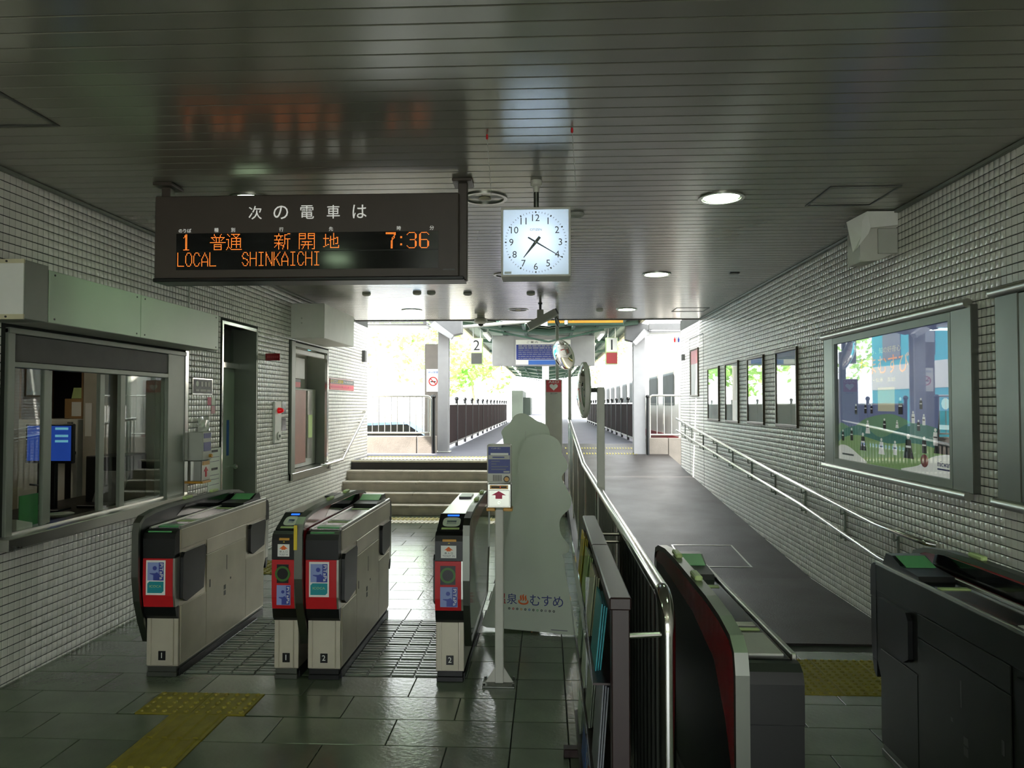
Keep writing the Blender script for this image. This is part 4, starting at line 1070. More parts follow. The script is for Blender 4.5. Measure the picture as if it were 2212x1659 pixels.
t = thing('dark_shelf_unit', 'dark open shelf unit standing on the white cabinet', 'shelf', (-4.4, 6.8, 1.515))
part('side', MB().box(-4.78, -4.76, 6.5, 6.96, 1.516, 2.0).box(-4.20, -4.185, 6.5, 6.96, 1.516, 2.0), 'wood', t); part('top', MB().box(-4.78, -4.185, 6.5, 6.96, 2.0, 2.02), 'cream', t); part('back', MB().box(-4.76, -4.20, 6.94, 6.96, 1.516, 2.0), 'black', t)
t = thing('cardboard_box', 'brown cardboard box with a white label in the dark shelf', 'box', (-4.3, 6.7, 1.517))
part('body', MB().cbox(-4.39, -4.21, 6.55, 6.85, 1.517, 1.70, .004), 'cardboard', t); part('label_sheet', MB().box(-4.32, -4.23, 6.547, 6.551, 1.54, 1.67), 'print_white', t)
single('paper_pad', MB().prism([(-4.345, 1.702), (-4.215, 1.702), (-4.215, 1.80), (-4.325, 1.80)], 'y', 6.58, 6.62), 'lightgreen', 'pale paper pad leaning on the cardboard box', 'paper', loc=(-4.28, 6.6, 1.702))
t = thing('wall_column', 'pale painted column with pinned notices inside the office', 'column', (-4.1, 6.6, 0))
part('shaft', MB().box(-4.18, -3.95, 6.50, 6.96, 0, 2.62), 'officewall', t); part('notice', MB().box(-4.16, -4.10, 6.496, 6.501, 1.36, 1.66), 'print_white', t)
mb = MB()
for k in range(26): 
    q = random.random(); mb.lathe([(.001, 0), (.022, .008), (.026, .022), (.018, .036), (.001, .04)], (-4.36+.1*random.uniform(-1, 1), 6.40+random.uniform(-.03, .03), 1.232+random.random()*.03), 8)
t = thing('side_table', 'narrow side table in front of the white cabinet', 'table', (-4.35, 6.40, 0))
part('table_top', MB().cbox(-4.52, -4.20, 6.32, 6.44, 1.20, 1.228, .003), 'black', t); part('leg', MB().box(-4.5, -4.47, 6.36, 6.40, 0, 1.2), 'black', t); part('leg', MB().box(-4.25, -4.22, 6.36, 6.40, 0, 1.2), 'black', t)
single('orange_bundle', mb, 'orange', 'bundle of bright orange plastic wrap on the office table', 'bundle', loc=(-4.36, 6.40, 1.23), smooth=True)
t = thing('laptop', 'dark laptop open on the ticket counter', 'laptop', (-3.52, 5.75, .84))
part('base', MB().cbox(-3.66, -3.42, 5.62, 5.82, .84, .862, .004), 'black', t); part('lid', MB().prism([(5.82, .862), (5.83, .862), (5.95, 1.10), (5.94, 1.10)], 'x', -3.66, -3.42), 'darkgrey', t)
t = thing('coin_tray', 'oval green coin tray on the ticket counter', 'tray', (-3.55, 5.2, .84))
part('dish', MB().lathe([(.085, .842), (.095, .858), (.088, .858), (.08, .848), (.001, .848)], (-3.52, 5.22, 0), 28), 'doorgrey', t, smooth=True)
part('arm', MB().tube([(-3.66, 5.25, .842), (-3.66, 5.25, 1.0), (-3.68, 5.22, 1.06), (-3.73, 5.19, 1.07)], .007, 8), 'black', t, smooth=True)
single('card_reader_box', MB().prism([(4.36, .872), (4.50, .872), (4.50, .91), (4.36, .95)], 'x', L-.10, L-.03), 'offwhite', 'small white slanted box on the window ledge', 'card reader', loc=(L-.07, 4.43, .872))
single('leaflet_stand', MB().box(L-.085, L-.08, 4.45, 4.62, .884, 1.08), 'green_pad', 'green leaflet standing behind the ticket window glass', 'leaflet', loc=(L-.08, 4.5, .884))
single('counter_box', MB().cbox(-3.75, -3.42, 5.55, 6.34, .842, 1.22, .004) if False else MB().cbox(-3.80, -3.50, 5.95, 6.34, .842, 1.22, .006), 'black', 'black equipment box at the end of the ticket counter', 'box', loc=(-3.65, 6.1, .842))

# plaque, notices, intercom on the left wall
t = thing('wall_plaque', 'steel framed dark plaque with white lettering on the tiled wall', 'plaque', (L, 6.68, 1.74))
part('frame', MB().cbox(L, L+.016, 6.48, 6.88, 1.735, 1.89, .003), 'polished', t); part('plate', MB().box(L+.016, L+.018, 6.495, 6.865, 1.748, 1.877), 'darkgrey', t)
part('emblem', MB().lathe([(.026, L+.018), (.026, L+.0195)], (0, 6.565, 1.835), 20, 'x'), 'print_white', t)
for y in (6.64, 6.71, 6.78): part('print_line', MB().box(L+.018, L+.0195, y, y+.04, 1.812, 1.857), 'boxgrey', t)
for y, w in ((6.54, .06), (6.62, .12), (6.76, .07)): part('print_line', MB().box(L+.018, L+.0195, y, y+w, 1.766, 1.786), 'boxgrey', t)
t = thing('wall_intercom', 'grey wall intercom with red arrow beside the ticket office', 'intercom', (L, 6.5, .94))
part('upper_box', MB().cbox(L, L+.14, 6.43, 6.60, 1.15, 1.40, .005), 'boxgrey', t); part('blue_label', MB().box(L+.14, L+.142, 6.445, 6.585, 1.345, 1.39).box(L+.14, L+.142, 6.445, 6.585, 1.23, 1.31), 'navy', t)
part('button', MB().cyl((L+.14, 6.56, 1.185), (L+.165, 6.56, 1.185), .016, 12), 'amber', t)
part('lower_box', MB().cbox(L, L+.13, 6.43, 6.60, .965, 1.147, .005), 'steel', t); part('slot_plate', MB().box(L+.13, L+.133, 6.45, 6.58, 1.105, 1.14), 'amber', t)
part('red_arrow', MB().prism([(6.50, 1.0), (6.53, 1.0), (6.53, 1.05), (6.555, 1.05), (6.515, 1.09), (6.475, 1.05), (6.50, 1.05)], 'x', L+.13, L+.133), 'red', t)
part('pad', MB().cbox(L, L+.14, 6.43, 6.60, .945, .965, .003), 'amber', t)
mb = MB(); rnd = random.Random(3)
n = 8; vs = []; fs = []
for i in range(n):
    for j in range(n):
        y = 6.56+.26*j/(n-1); z = 1.31+.225*i/(n-1); vs.append((L+.012+.05*math.sin(math.pi*j/(n-1))*math.sin(math.pi*i/(n-1))+.02*rnd.random(), y+(.04*(1-i/(n-1)))*(1 if j < 4 else -1), z))
for i in range(n-1):
    for j in range(n-1): fs.append((i*n+j, i*n+j+1, (i+1)*n+j+1, (i+1)*n+j))
mb.add(vs, fs)
single('plastic_bag', mb, 'plastic_clear', 'crumpled clear plastic bag pinned to the tiled wall', 'bag', loc=(L, 6.68, 1.31))
single('pink_sheet', MB().box(L+.005, L+.007, 6.75, 6.83, 1.66, 1.74), 'pink', 'faded pink sticker beside the steel plaque', 'sticker') if False else None
t = thing('notice_sheet', 'pale green two part notice sheet beside the staff door', 'notice', (L, 6.96, .8))
part('sheet', MB().box(L+.004, L+.008, 6.82, 7.085, .70, 1.23), 'mint', t)
for z in (1.19, 1.02): part('heading', MB().box(L+.008, L+.0095, 6.89, 7.02, z, z+.022), 'print_black', t)
for z in (1.14, 1.10, .97, .93, .88): part('text_line', MB().box(L+.008, L+.0095, 6.85, 7.05, z, z+.006), 'print_grey', t)
# staff door
t = struct('door_1', MB().cbox(L-.26, L-.225, 7.13, 7.93, 0, 2.03, .003), 'doorgrey', 'grey recessed staff door with glazed transom')
part('door_frame', MB().cbox(L-.28, L+.014, 7.94, 7.975, 0, 2.475, .003), 'greyframe', t); part('door_frame', MB().cbox(L-.02, L+.014, 7.085, 7.12, 0, 2.475, .003), 'polished', t); part('door_frame', MB().cbox(L-.02, L+.014, 7.12, 7.94, 2.44, 2.475, .003), 'polished', t)
part('jamb', MB().box(L-.26, L-.02, 7.10, 7.12, 0, 2.46), 'greyframe', t)
part('transom_bar', MB().cbox(L-.26, L-.17, 7.12, 7.94, 2.03, 2.09, .003), 'polished', t)
part('transom_pane', MB().box(L-.25, L-.245, 7.12, 7.94, 2.09, 2.44), 'pane', t); part('transom_back', MB().box(L-.30, L-.295, 7.10, 7.96, 2.05, 2.46), 'white', t)
part('door_back', MB().box(L-.30, L-.27, 7.06, 8.0, 0, 2.46), 'darkgrey', t)
part('door_handle', MB().lathe([(.012, L-.225), (.012, L-.18), (.028, L-.175), (.03, L-.15), (.015, L-.135), (.001, L-.134)], (0, 7.84, .98), 16, 'x'), 'chrome', t, smooth=True)
part('blue_sticker', MB().box(L-.226, L-.223, 7.74, 7.80, 1.10, 1.48), 'blue', t)
t = thing('red_projecting_sign', 'small dark red projecting sign above the alarm panel', 'sign', (-3.1, 8.2, 2.14))
part('plate', MB().cbox(-3.165, -3.0, 8.19, 8.21, 2.142, 2.222, .003), 'darkred', t); part('bracket', MB().cbox(L, -3.165, 8.19, 8.21, 2.15, 2.215, .002), 'boxgrey', t)
for k in range(6): part('print_mark', MB().box(-3.148+k*.023, -3.131+k*.023, 8.187, 8.19, 2.168, 2.196), 'trainred', t)
t = thing('alarm_panel', 'white fire alarm panel with a red dome lamp on the tiled wall', 'alarm', (L, 8.56, 1.18))
part('panel', MB().cbox(L, L+.03, 8.46, 8.68, 1.19, 1.68, .008), 'white', t); part('red_lamp', MB().lathe([(.035, L+.03), (.035, L+.045), (.028, L+.075), (.012, L+.095), (.001, L+.097)], (0, 8.57, 1.575), 18, 'x'), 'redlamp', t, smooth=True)
part('push_button', MB().lathe([(.05, L+.03), (.05, L+.042), (.035, L+.046), (.001, L+.046)], (0, 8.58, 1.275), 20, 'x'), 'offwhite', t, smooth=True)
part('button_core', MB().lathe([(.018, L+.046), (.018, L+.05)], (0, 8.58, 1.275), 14, 'x'), 'print_black', t)
t = thing('switch_plates', 'pair of polished switch plates beside the alarm panel', 'switch', (L, 8.8, 1.3))
for z in (1.53, 1.33): part('plate', MB().cbox(L, L+.012, 8.74, 8.88, z, z+.15, .003), 'polished', t)
# fare adjustment window and hood
t = struct('window_2', MB().cbox(L-.02, L+.03, 9.02, 9.16, .70, 2.44, .004), 'greyframe', 'recessed fare machine window')
part('window_frame', MB().cbox(L-.02, L+.016, 10.55, 10.63, .775, 2.43, .003), 'polished', t); part('window_frame', MB().cbox(L-.02, L+.016, 9.16, 10.55, 2.38, 2.43, .003), 'greyframe', t)
part('window_sill', MB().cbox(L-.3, L+.05, 9.02, 10.63, .70, .79, .004), 'steel', t)
part('back', MB().box(L-.34, L-.30, 9.0, 10.65, .7, 2.45), 'boxgrey', t); part('jamb', MB().box(L-.30, L-.02, 10.60, 10.64, .79, 2.43), 'greyframe', t); part('jamb', MB().box(L-.30, L-.02, 9.0, 9.04, .79, 2.43), 'greyframe', t)
part('light_tube', MB().cbox(L-.06, L-.01, 9.2, 10.5, 2.30, 2.36, .006), 'white', t)
t = thing('fare_machine', 'beige and brown fare adjustment machine in the wall recess', 'ticket machine', (L-.2, 9.9, .79))
part('cabinet', MB().cbox(L-.30, L-.16, 9.2, 10.58, .795, 1.86, .006), 'boxgrey', t); part('brown_door', MB().cbox(L-.16, L-.145, 9.3, 10.1, .85, 1.84, .004), M('terracotta', '#9a6a5c', .4), t)
part('slot_column', MB().cbox(L-.16, L-.14, 10.16, 10.34, .9, 1.84, .004), 'steel', t); part('green_notice', MB().box(L-.139, L-.136, 10.18, 10.36, 1.18, 1.50), 'lightgreen', t)
part('upper_panel', MB().box(L-.30, L-.2, 9.2, 10.2, 2.0, 2.28), 'white', t)
fs_ = part('header_sign', MB().box(L-.2, L-.19, 9.45, 10.0, 1.88, 1.99), 'red', t); part('yellow_text_band', MB().box(L-.19, L-.188, 9.45, 10.0, 1.95, 1.99), 'black', fs_)
t = thing('machine_hood', 'white box hood projecting above the fare machine', 'hood', (-2.98, 9.8, 2.47))
part('shell', MB().cbox(L, -2.755, 9.05, 10.47, 2.47, 2.905, .006), 'white', t)
for z in (2.72, 2.66): part('bolt', MB().cyl((-3.04, 9.052, z), (-3.04, 9.044, z), .010, 10), 'boxgrey', t)
t = thing('fare_sign', 'black and red fare adjustment sign with yellow lettering on tiles', 'sign', (L, 11.3, 1.9))
part('plate', MB().cbox(L, L+.012, 10.70, 12.05, 1.865, 2.035, .003), 'red', t); part('black_band', MB().box(L+.012, L+.014, 10.705, 12.045, 1.955, 2.03), 'black', t)
text('のりこし精算機', (L+.0145, 11.06, 1.992), '+x', 'yellow', t, h=.055, w=.68); text('Fare adjustment', (L+.0145, 11.7, 1.99), '+x', 'print_white', t, h=.03, w=.5)
for y, w in ((10.78, .5), (11.36, .28), (11.70, .28)): part('print_line', MB().box(L+.012, L+.0135, y, y+w, 1.90, 1.925), 'pink', t)
single('door_chime_box', MB().cbox(L, L+.05, 9.0, 9.03, 1.72, 1.86, .004), 'boxgrey', 'small grey box on the side of the fare window frame', 'box') if False else None
single('wall_sensor', MB().cbox(L, L+.06, 12.60, 12.72, 2.38, 2.58, .006), 'darkgrey', 'small dark grey sensor on the far left tiles', 'sensor')
t = thing('stair_handrail', 'bright tube handrail rising along the left wall by the stairs', 'handrail', (L, 11, .8))
part('rail', MB().tube([(-3.17, 10.30, .80), (-3.12, 10.31, .80), (-3.1, 10.36, .80), (-3.1, 11.15, .805), (-3.1, 12.62, 1.50), (-3.12, 12.67, 1.52), (-3.17, 12.68, 1.52)], .021, 12), 'polished', t, smooth=True)
for y, z in ((10.45, .8), (11.5, .97), (12.4, 1.40)): part('bracket', MB().tube([(-3.1, y, z-.015), (-3.1, y, z-.06), (-3.178, y, z-.065)], .007, 8), 'darkgrey', t)

# ================================================================ cameras, defibrillator, end of hall
t = thing('dome_camera', 'grey dome camera hanging under the ceiling edge', 'camera', (-1.02, 11.5, 2.88))
part('body', MB().lathe([(.06, ZC), (.06, 3.0), (.10, 2.985), (.102, 2.93), (.06, 2.905), (.045, 2.90)], (-1.02, 11.5, 0), 24), 'boxgrey', t, smooth=True); part('dome', MB().lathe([(.045, 2.90), (.04, 2.88), (.02, 2.868), (.001, 2.865)], (-1.02, 11.5, 0), 20), 'black_gloss', t, smooth=True)
t = thing('security_camera', 'long grey security camera tilted on a ceiling bracket', 'camera', (-.08, 10.1, 2.7))
part('mount', MB().cyl((-.08, 10.1, 2.93), (-.08, 10.1, ZC), .018, 12), 'darkgrey', t); part('flange', MB().lathe([(.03, ZC-.012), (.03, ZC)], (-.08, 10.1, 0), 16), 'darkgrey', t)
part('joint', MB().cbox(-.125, -.035, 10.05, 10.15, 2.80, 2.94, .008), 'boxgrey', t)
ax = Vector((.41, 0, .215)).normalized(); nn = Vector((-ax.z, 0, ax.x)); cc = Vector((-.07, 0, 2.81))
def slant(l0, l1, h0, h1): return [tuple((cc+ax*l+nn*h)[i] for i in (0, 2)) for l, h in ((l0, h0), (l1, h0), (l1, h1), (l0, h1))]
part('housing', MB().prism(slant(-.20, .23, -.05, .04), 'y', 10.04, 10.16), 'boxgrey', t); part('sunshield', MB().prism(slant(-.235, .20, -.062, -.05), 'y', 10.03, 10.17), 'offwhite', t); part('lens_cap', MB().prism(slant(.23, .25, -.045, .035), 'y', 10.05, 10.15), 'black', t)
part('cable', MB().tube([(.13, 10.1, 2.86), (.18, 10.1, 2.76), (.17, 10.1, 2.70), (.13, 10.1, 2.76), (.12, 10.1, 2.85)], .008, 8), 'black', t, smooth=True)
t = thing('defibrillator_cabinet', 'tall grey defibrillator cabinet with a red heart sign', 'cabinet', (.12, 12.1, PLAT))
part('cabinet', MB().cbox(-.015, .258, 12.0, 12.25, PLAT, 2.05, .008), 'boxgrey', t); sg = part('red_sign', MB().box(.0, .24, 11.995, 12.001, 1.845, 2.035), 'red', t)
text('AED', (.12, 11.993, 2.01), '-y', 'print_white', sg, h=.038, w=.17)
hp = [(.12+.0042*16*math.sin(k*math.pi/14)**3, 1.93+.0038*(13*math.cos(k*math.pi/14)-5*math.cos(2*k*math.pi/14)-2*math.cos(3*k*math.pi/14)-math.cos(4*k*math.pi/14))) for k in range(28)]
part('heart', MB().prism(hp, 'y', 11.992, 11.996), 'print_white', sg)
text('SECOM', (.12, 11.996, 1.822), '-y', 'print_black', t, h=.022, w=.11)
single('ceiling_pole', MB().cbox(.152, .206, 12.05, 12.104, 2.05, 3.45, .004), 'greyframe', 'slim grey pole rising from the defibrillator cabinet', 'pole', loc=(.18, 12.08, 2.05))
struct('trim_1', MB().box(L-.1, R+.1, 12.57, 12.69, 3.50, 3.56), 'canopy_green')
t = thing('direction_sign', 'green and yellow hanging direction sign just beyond the ceiling edge', 'sign', (.66, 12.6, 2.99))
for a, b in ((.02, .317), (.364, 1.313)):
    f = part('panel', MB().cbox(a, b, 12.58, 12.68, 2.99, 3.33, .006), 'canopy_green', t); part('yellow_band', MB().box(a+.01, b-.01, 12.577, 12.581, 3.03, 3.20), 'amber', f)
    part('arrow', MB().prism([(a+.03, 3.11), (a+.10, 3.17), (a+.10, 3.13), (a+.2, 3.13), (a+.2, 3.09), (a+.10, 3.09), (a+.10, 3.05)], 'y', 12.574, 12.578), 'yellow', f)
for x in (.17, .6, 1.1): part('hanger', MB().cyl((x, 12.63, 3.33), (x, 12.63, 3.50), .01, 8), 'steel', t)
t = thing('toilet_sign', 'small white projecting toilet sign with red and blue figures', 'sign', (2.42, 13.84, 2.78))
part('plate', MB().cbox(2.345, 2.5, 13.83, 13.85, 2.785, 2.915, .003), 'white', t)
for x, mt in ((2.385, 'red'), (2.455, 'navy')):
    part('figure', MB().prism([(x-.012, 2.80), (x+.012, 2.80), (x+.018, 2.85), (x+.012, 2.875), (x-.012, 2.875), (x-.018, 2.85)], 'y', 13.826, 13.83), mt, t); part('figure_head', MB().prism([(x+.009*math.cos(k*math.pi/4), 2.888+.009*math.sin(k*math.pi/4)) for k in range(8)], 'y', 13.826, 13.83), mt, t)
part('bar', MB().box(2.418, 2.422, 13.826, 13.83, 2.80, 2.90), 'print_black', t)

# ================================================================ outside: platform end, canopy, fences
struct('ground', MB().box(-90, 90, -20, 140, -1.2, -.35), 'ground')
def parapet(name, label, x0, x1, y, g, h, joints):
    t = thing(name, label, 'parapet', ((x0+x1)/2, y, g))
    xs = [x0]+joints+[x1]
    for a, b in zip(xs[:-1], xs[1:]): part('block', MB().cbox(a+.006, b-.006, y, y+.18, g-.6, g+h, .008), 'conc', t)
    return t
parapet('parapet', 'low concrete parapet under the left fence by the stairs', L-.6, -2.06, 13.75, PLAT, .315, [-2.42])
parapet('parapet', 'low concrete parapet at the top of the ramp', 2.08, 3.4, 15.5, ramp_z(15.5), .34, [2.53])
def tube_fence(label, x0, x1, y, z0, z1, step, closed):
    t = thing('tube_fence', label, 'fence', ((x0+x1)/2, y, z0))
    pts = [(x0, y, z1), (x1-.06, y, z1), (x1-.02, y, z1-.02), (x1, y, z1-.06), (x1, y, z0)] if closed > 0 else [(x1, y, z1), (x0+.06, y, z1), (x0+.02, y, z1-.02), (x0, y, z1-.06), (x0, y, z0)]
    part('frame', MB().tube(pts, .022, 10), 'steel', t, smooth=True); part('lower_rail', MB().cyl((x0, y, z0+.06), (x1, y, z0+.06), .016, 8), 'steel', t)
    x = x0+step
    while x < x1-.04: part('bar', MB().cyl((x, y, z0+.06), (x, y, z1), .009, 8), 'steel', t); x += step
tube_fence('steel tube fence on the left parapet', -3.75, -2.17, 13.84, 1.05, 1.80, .118, 1)
tube_fence('steel tube fence on the parapet at the top of the ramp', 2.16, 3.4, 15.6, .95, 1.83, .15, -1)
M('columngrey', '#77726d', .6, var=.08)
M('eavesgrey', '#6a6a6b', .55, var=.06)
M('boardgrey', '#9c9c9e', .5, var=.04)
def column(label, x0, x1, y0, y1, g, top, c1='boardgrey', c2='boxgrey'):
    t = thing('steel_column', label, 'column', ((x0+x1)/2, (y0+y1)/2, g))
    w = .03
    part('flange', MB().cbox(x0, x1, y0, y0+w, g, top, .003), c1, t); part('flange', MB().cbox(x0, x1, y1-w, y1, g, top, .003), c1, t); part('web', MB().box((x0+x1)/2-.03, (x0+x1)/2+.03, y0+w, y1-w, g, top), c2, t)
    part('base_plate', MB().cbox(x0-.03, x1+.03, y0-.03, y1+.03, g, g+.015, .002), 'boxgrey', t)
column('white steel column beside the left parapet', -2.06, -1.86, 13.98, 14.2, PLAT, 3.3)
column('white steel column at the top of the ramp', 1.82, 2.06, 15.5, 15.75, ramp_z(15.6)-.02, 3.3)
column('wide grey column with the no smoking sign', -2.36, -2.08, 14.25, 14.45, PLAT, 2.82, 'columngrey', 'columngrey')
t = thing('no_smoking_sign', 'white no smoking notice on the grey column', 'sign', (-2.2, 14.23, 1.9))
part('sheet', MB().box(-2.32, -2.06, 14.235, 14.243, 1.89, 2.33), 'print_white', t); part('red_ring', MB()._ring((-2.19, 14.232, 2.09), .07, .088, .004, 'y', 28), 'red', t); part('slash', MB().prism([(-2.25, 2.14), (-2.24, 2.15), (-2.13, 2.04), (-2.14, 2.03)], 'y', 14.23, 14.234), 'red', t); part('cigarette', MB().box(-2.24, -2.14, 14.231, 14.234, 2.075, 2.095), 'print_black', t)
text('終日禁煙', (-2.19, 14.233, 2.265), '-y', 'blue', t, h=.04, w=.19)
t = thing('bollard_post', 'black round post with ball cap beside the left column', 'post', (-2.03, 13.9, PLAT))
part('shaft', MB().cyl((-2.10, 13.70, PLAT), (-2.10, 13.70, 1.76), .035, 14), 'black', t, smooth=True); part('cap', MB().lathe([(.04, 1.76), (.048, 1.79), (.03, 1.82), (.001, 1.83)], (-2.10, 13.70, 0), 14), 'black', t, smooth=True)
t = thing('bollard_post', 'black round post with ball cap at the top of the ramp', 'post', (2.10, 15.4, ramp_z(15.4)))
part('shaft', MB().cyl((2.10, 15.44, ramp_z(15.4)), (2.10, 15.44, 1.78), .032, 14), 'black', t, smooth=True); part('cap', MB().lathe([(.036, 1.78), (.045, 1.81), (.03, 1.84), (.001, 1.85)], (2.10, 15.44, 0), 14), 'black', t, smooth=True)
def panel_fence(label, x, ys, g, h):
    t = thing('panel_fence', label, 'fence', (x, ys[0], g))
    for a, b in zip(ys[:-1], ys[1:]):
        pn = part('panel', MB().box(x-.012, x+.012, a+.04, b-.04, g+.12, g+h-.10), 'panelbrown', t)
        part('rail', MB().box(x-.018, x+.018, a, b, g+.08, g+.12), 'steel', pn); part('rail', MB().box(x-.018, x+.018, a, b, g+h-.10, g+h-.07), 'steel', pn)
    for y in ys:
        po = part('post', MB().cyl((x, y, g), (x, y, g+h), .032, 12), 'black', t, smooth=True); part('post_cap', MB().lathe([(.036, g+h), (.05, g+h+.03), (.035, g+h+.07), (.001, g+h+.085)], (x, y, 0), 12), 'black', po, smooth=True)
panel_fence('dark brown panel fence along the left platform edge', -1.98, [14.6+1.68*k for k in range(14)], PLAT, 1.0)
panel_fence('dark brown panel fence along the right platform edge', 2.10, [17.6+1.55*k for k in range(14)], PLAT, 1.02)
# canopy
t = thing('platform_canopy', 'green steel butterfly canopy over the platform', 'canopy', (.05, 14.0, PLAT))
for s, nm in ((-1, 'roof_sheet'), (1, 'roof_sheet')):
    for k in range(9):
        y0 = 15.0+k*3.4
        mb = MB(); n = 14; vs = []; fs = []
        for i in range(n+1):
            yy = y0+3.38*i/n; dz = .03*(i % 2)
            vs += [(.05, yy, 3.20+dz), (.05+s*1.92, yy, 3.42+dz), (.05, yy, 3.23+dz), (.05+s*1.92, yy, 3.45+dz)]
        for i in range(n):
            q = i*4; fs += [(q, q+1, q+5, q+4), (q+2, q+3, q+7, q+6), (q+1, q+3, q+7, q+5)]
        mb.add(vs, fs); part(nm, mb, 'canopy_roof', t)
    part('eaves_gutter', MB().box(.05+s*1.92-.03, .05+s*1.92+.03, 14.4, 45, 3.34, 3.44), 'cream', t)
    for q in (.5, 1.0, 1.5): part('purlin', MB().box(.05+s*q-.03, .05+s*q+.03, 14.4, 45, 3.12+.115*q, 3.20+.115*q), 'canopy_green', t)
for k in range(8):
    y = 15.4+k*4.0
    bm_ = part('beam', MB().prism([(-1.8, 3.30), (.05, 3.08), (1.9, 3.30), (1.9, 3.38), (.05, 3.20), (-1.8, 3.38)], 'y', y-.06, y+.06), 'canopy_green', t)
    if k: part('column', MB().cyl((-.02, y+.3, PLAT), (-.02, y+.3, 3.16), .09, 16), 'white', t, smooth=True)
    for x in (-1.2, 1.2): part('brace', MB().cyl((x, y, 3.2), (.05, y, 2.95), .02, 8), 'canopy_green', bm_)
part('cable_duct', MB().tube([(-1.95, 14.35, 3.13), (-.1, 14.35, 3.28), (-.06, 14.35, 3.30)], .035, 10), 'boxgrey', t, smooth=True)
for s, x in ((-1, -1.3), (1, 1.2)):
    for k in range(8):
        y = 15.7+k*2.9
        q = thing('platform_light', ('first', 'second', 'third', 'fourth', 'fifth', 'sixth', 'seventh', 'eighth')[k] + ' canopy batten lamp from the hall on the ' + ('number 2 sign' if s < 0 else 'train') + ' side', 'light fitting', (x, y, 3.1), 0, 'fluorescent battens under the canopy ' + ('left row' if s < 0 else 'right row'))
        part('housing', MB().cbox(x-.05, x+.05, y, y+1.25, 3.14, 3.19, .004), 'white', q); part('tube', MB().cyl((x, y+.02, 3.115), (x, y+1.23, 3.115), .02, 10), 'tube', q); part('rod', MB().cyl((x, y+.6, 3.19), (x, y+.6, 3.34), .008, 6), 'steel', q)
# transverse eaves just outside the hall with tube lamps
for s, xa, xb, y, lab in ((-1, -4.2, -2.225, 13.6, 'white framed eaves band with a tube lamp above the left fence'), (1, 2.10, 3.6, 15.2, 'white framed eaves band with a tube lamp above the ramp parapet')):
    q = thing('eaves_band', lab, 'eaves', ((xa+xb)/2, y, 3.05))
    part('fascia', MB().cbox(xa, xb, y, y+.06, 3.17, 3.30, .004), 'eavesgrey', q); part('ledge', MB().cbox(xa, xb, y+.1, y+.5, 3.12, 3.16, .004), 'boardgrey', q)
    part('lamp_body', MB().cbox(xa, xb-.05, y+.62, y+.70, 3.10, 3.15, .004), 'boardgrey', q); part('tube', MB().cyl((xa, y+.66, 3.06), (xb-.06, y+.66, 3.06), .025, 10), 'tube', q)
    part('tie', MB().box(xa, xa+.05, y, y+.72, 3.14, 3.18).box(xb-.06, xb-.01, y, y+.72, 3.14, 3.18), 'eavesgrey', q)
for lab, x0, x1, y in (('grey sheet metal haunch on top of the left column', -2.22, -1.62, 14.0), ('grey sheet metal haunch on top of the ramp column', 1.68, 2.15, 15.6)):
    s = 1 if x0 < 0 else -1
    xi, xo = (x1, x0) if s > 0 else (x0, x1)
    q = thing('column_haunch', lab, 'bracket', ((x0+x1)/2, y, 2.95))
    part('sheet', MB().prism([(xo, 3.20), (xo, 3.30), (xi, 3.40), (xi+s*.02, 3.00), (xi-s*.18, 2.95)], 'y', y-.12, y+.22), 'eavesgrey', q)
    part('speaker_box', MB().prism([(xo+s*.02, 3.12), (xo+s*.14, 3.20), (xi-s*.10, 2.93), (xi-s*.16, 2.86)], 'y', y-.32, y-.14), 'boardgrey', q)
# hanging signs
t = thing('information_board', 'three part hanging board with a blue notice in the middle', 'sign', (-.07, 17, 2.53))
part('frame', MB().cbox(-1.25, 1.115, 17.0, 17.14, 2.53, 3.235, .01), 'boardgrey', t)
part('blank_panel', MB().box(-1.22, -.74, 16.995, 17.001, 2.56, 3.21), 'boardgrey', t); part('blank_panel', MB().box(.60, 1.09, 16.995, 17.001, 2.56, 3.21), 'boardgrey', t)
nt_ = part('notice', MB().box(-.70, .56, 16.993, 17.0, 2.56, 3.13), 'print_white', t)
part('blue_field', MB().box(-.69, .55, 16.99, 16.994, 2.67, 3.02), 'navy', nt_); part('blue_strip', MB().box(-.41, .32, 16.99, 16.994, 2.56, 2.66), 'blue', nt_)
text('ご 案 内', (-.32, 16.989, 3.075), '-y', 'print_black', nt_, h=.05, w=.25); text('Notice', (-.06, 16.989, 3.075), '-y', 'print_grey', nt_, h=.03, w=.13)
for k in range(7):
    zz = 2.99-k*.048; hh = .026 if k < 2 else .012
    xx = -.64
    while xx < .46:
        ww = random.uniform(.03, .14); part('print_line', MB().box(xx, min(xx+ww, .5), 16.987, 16.99, zz-hh/2, zz+hh/2), 'boardgrey', nt_); xx += ww+.016
for x in (-1.0, 0, .9): part('hanger', MB().cyl((x, 17.07, 3.235), (x, 17.07, 3.4), .012, 8), 'steel', t)
def plat_sign(num, label, x0, x1, lowmat):
    t = thing('platform_number_sign', label, 'sign', ((x0+x1)/2, 16, 2.5))
    part('frame', MB().cbox(x0, x1, 16.0, 16.15, 2.51, 3.09, .008), 'lightgreen', t); part('number_panel', MB().box(x0+.012, x1-.012, 15.995, 16.001, 2.78, 3.08), 'print_white', t); part('lower_panel', MB().box(x0+.012, x1-.012, 15.995, 16.001, 2.525, 2.76), lowmat, t)
    text(num, ((x0+x1)/2, 15.992, 2.93), '-y', 'print_black', t, h=.22)
    for x in (x0+.05, x1-.05): part('hanger', MB().cyl((x, 16.07, 3.09), (x, 16.07, 3.38), .008, 8), 'steel', t)
plat_sign('2', 'hanging white platform sign with a black number 2', -1.64, -1.385, 'darkgrey')
plat_sign('1', 'hanging white platform sign with a red lower panel', 1.285, 1.54, 'trainred')
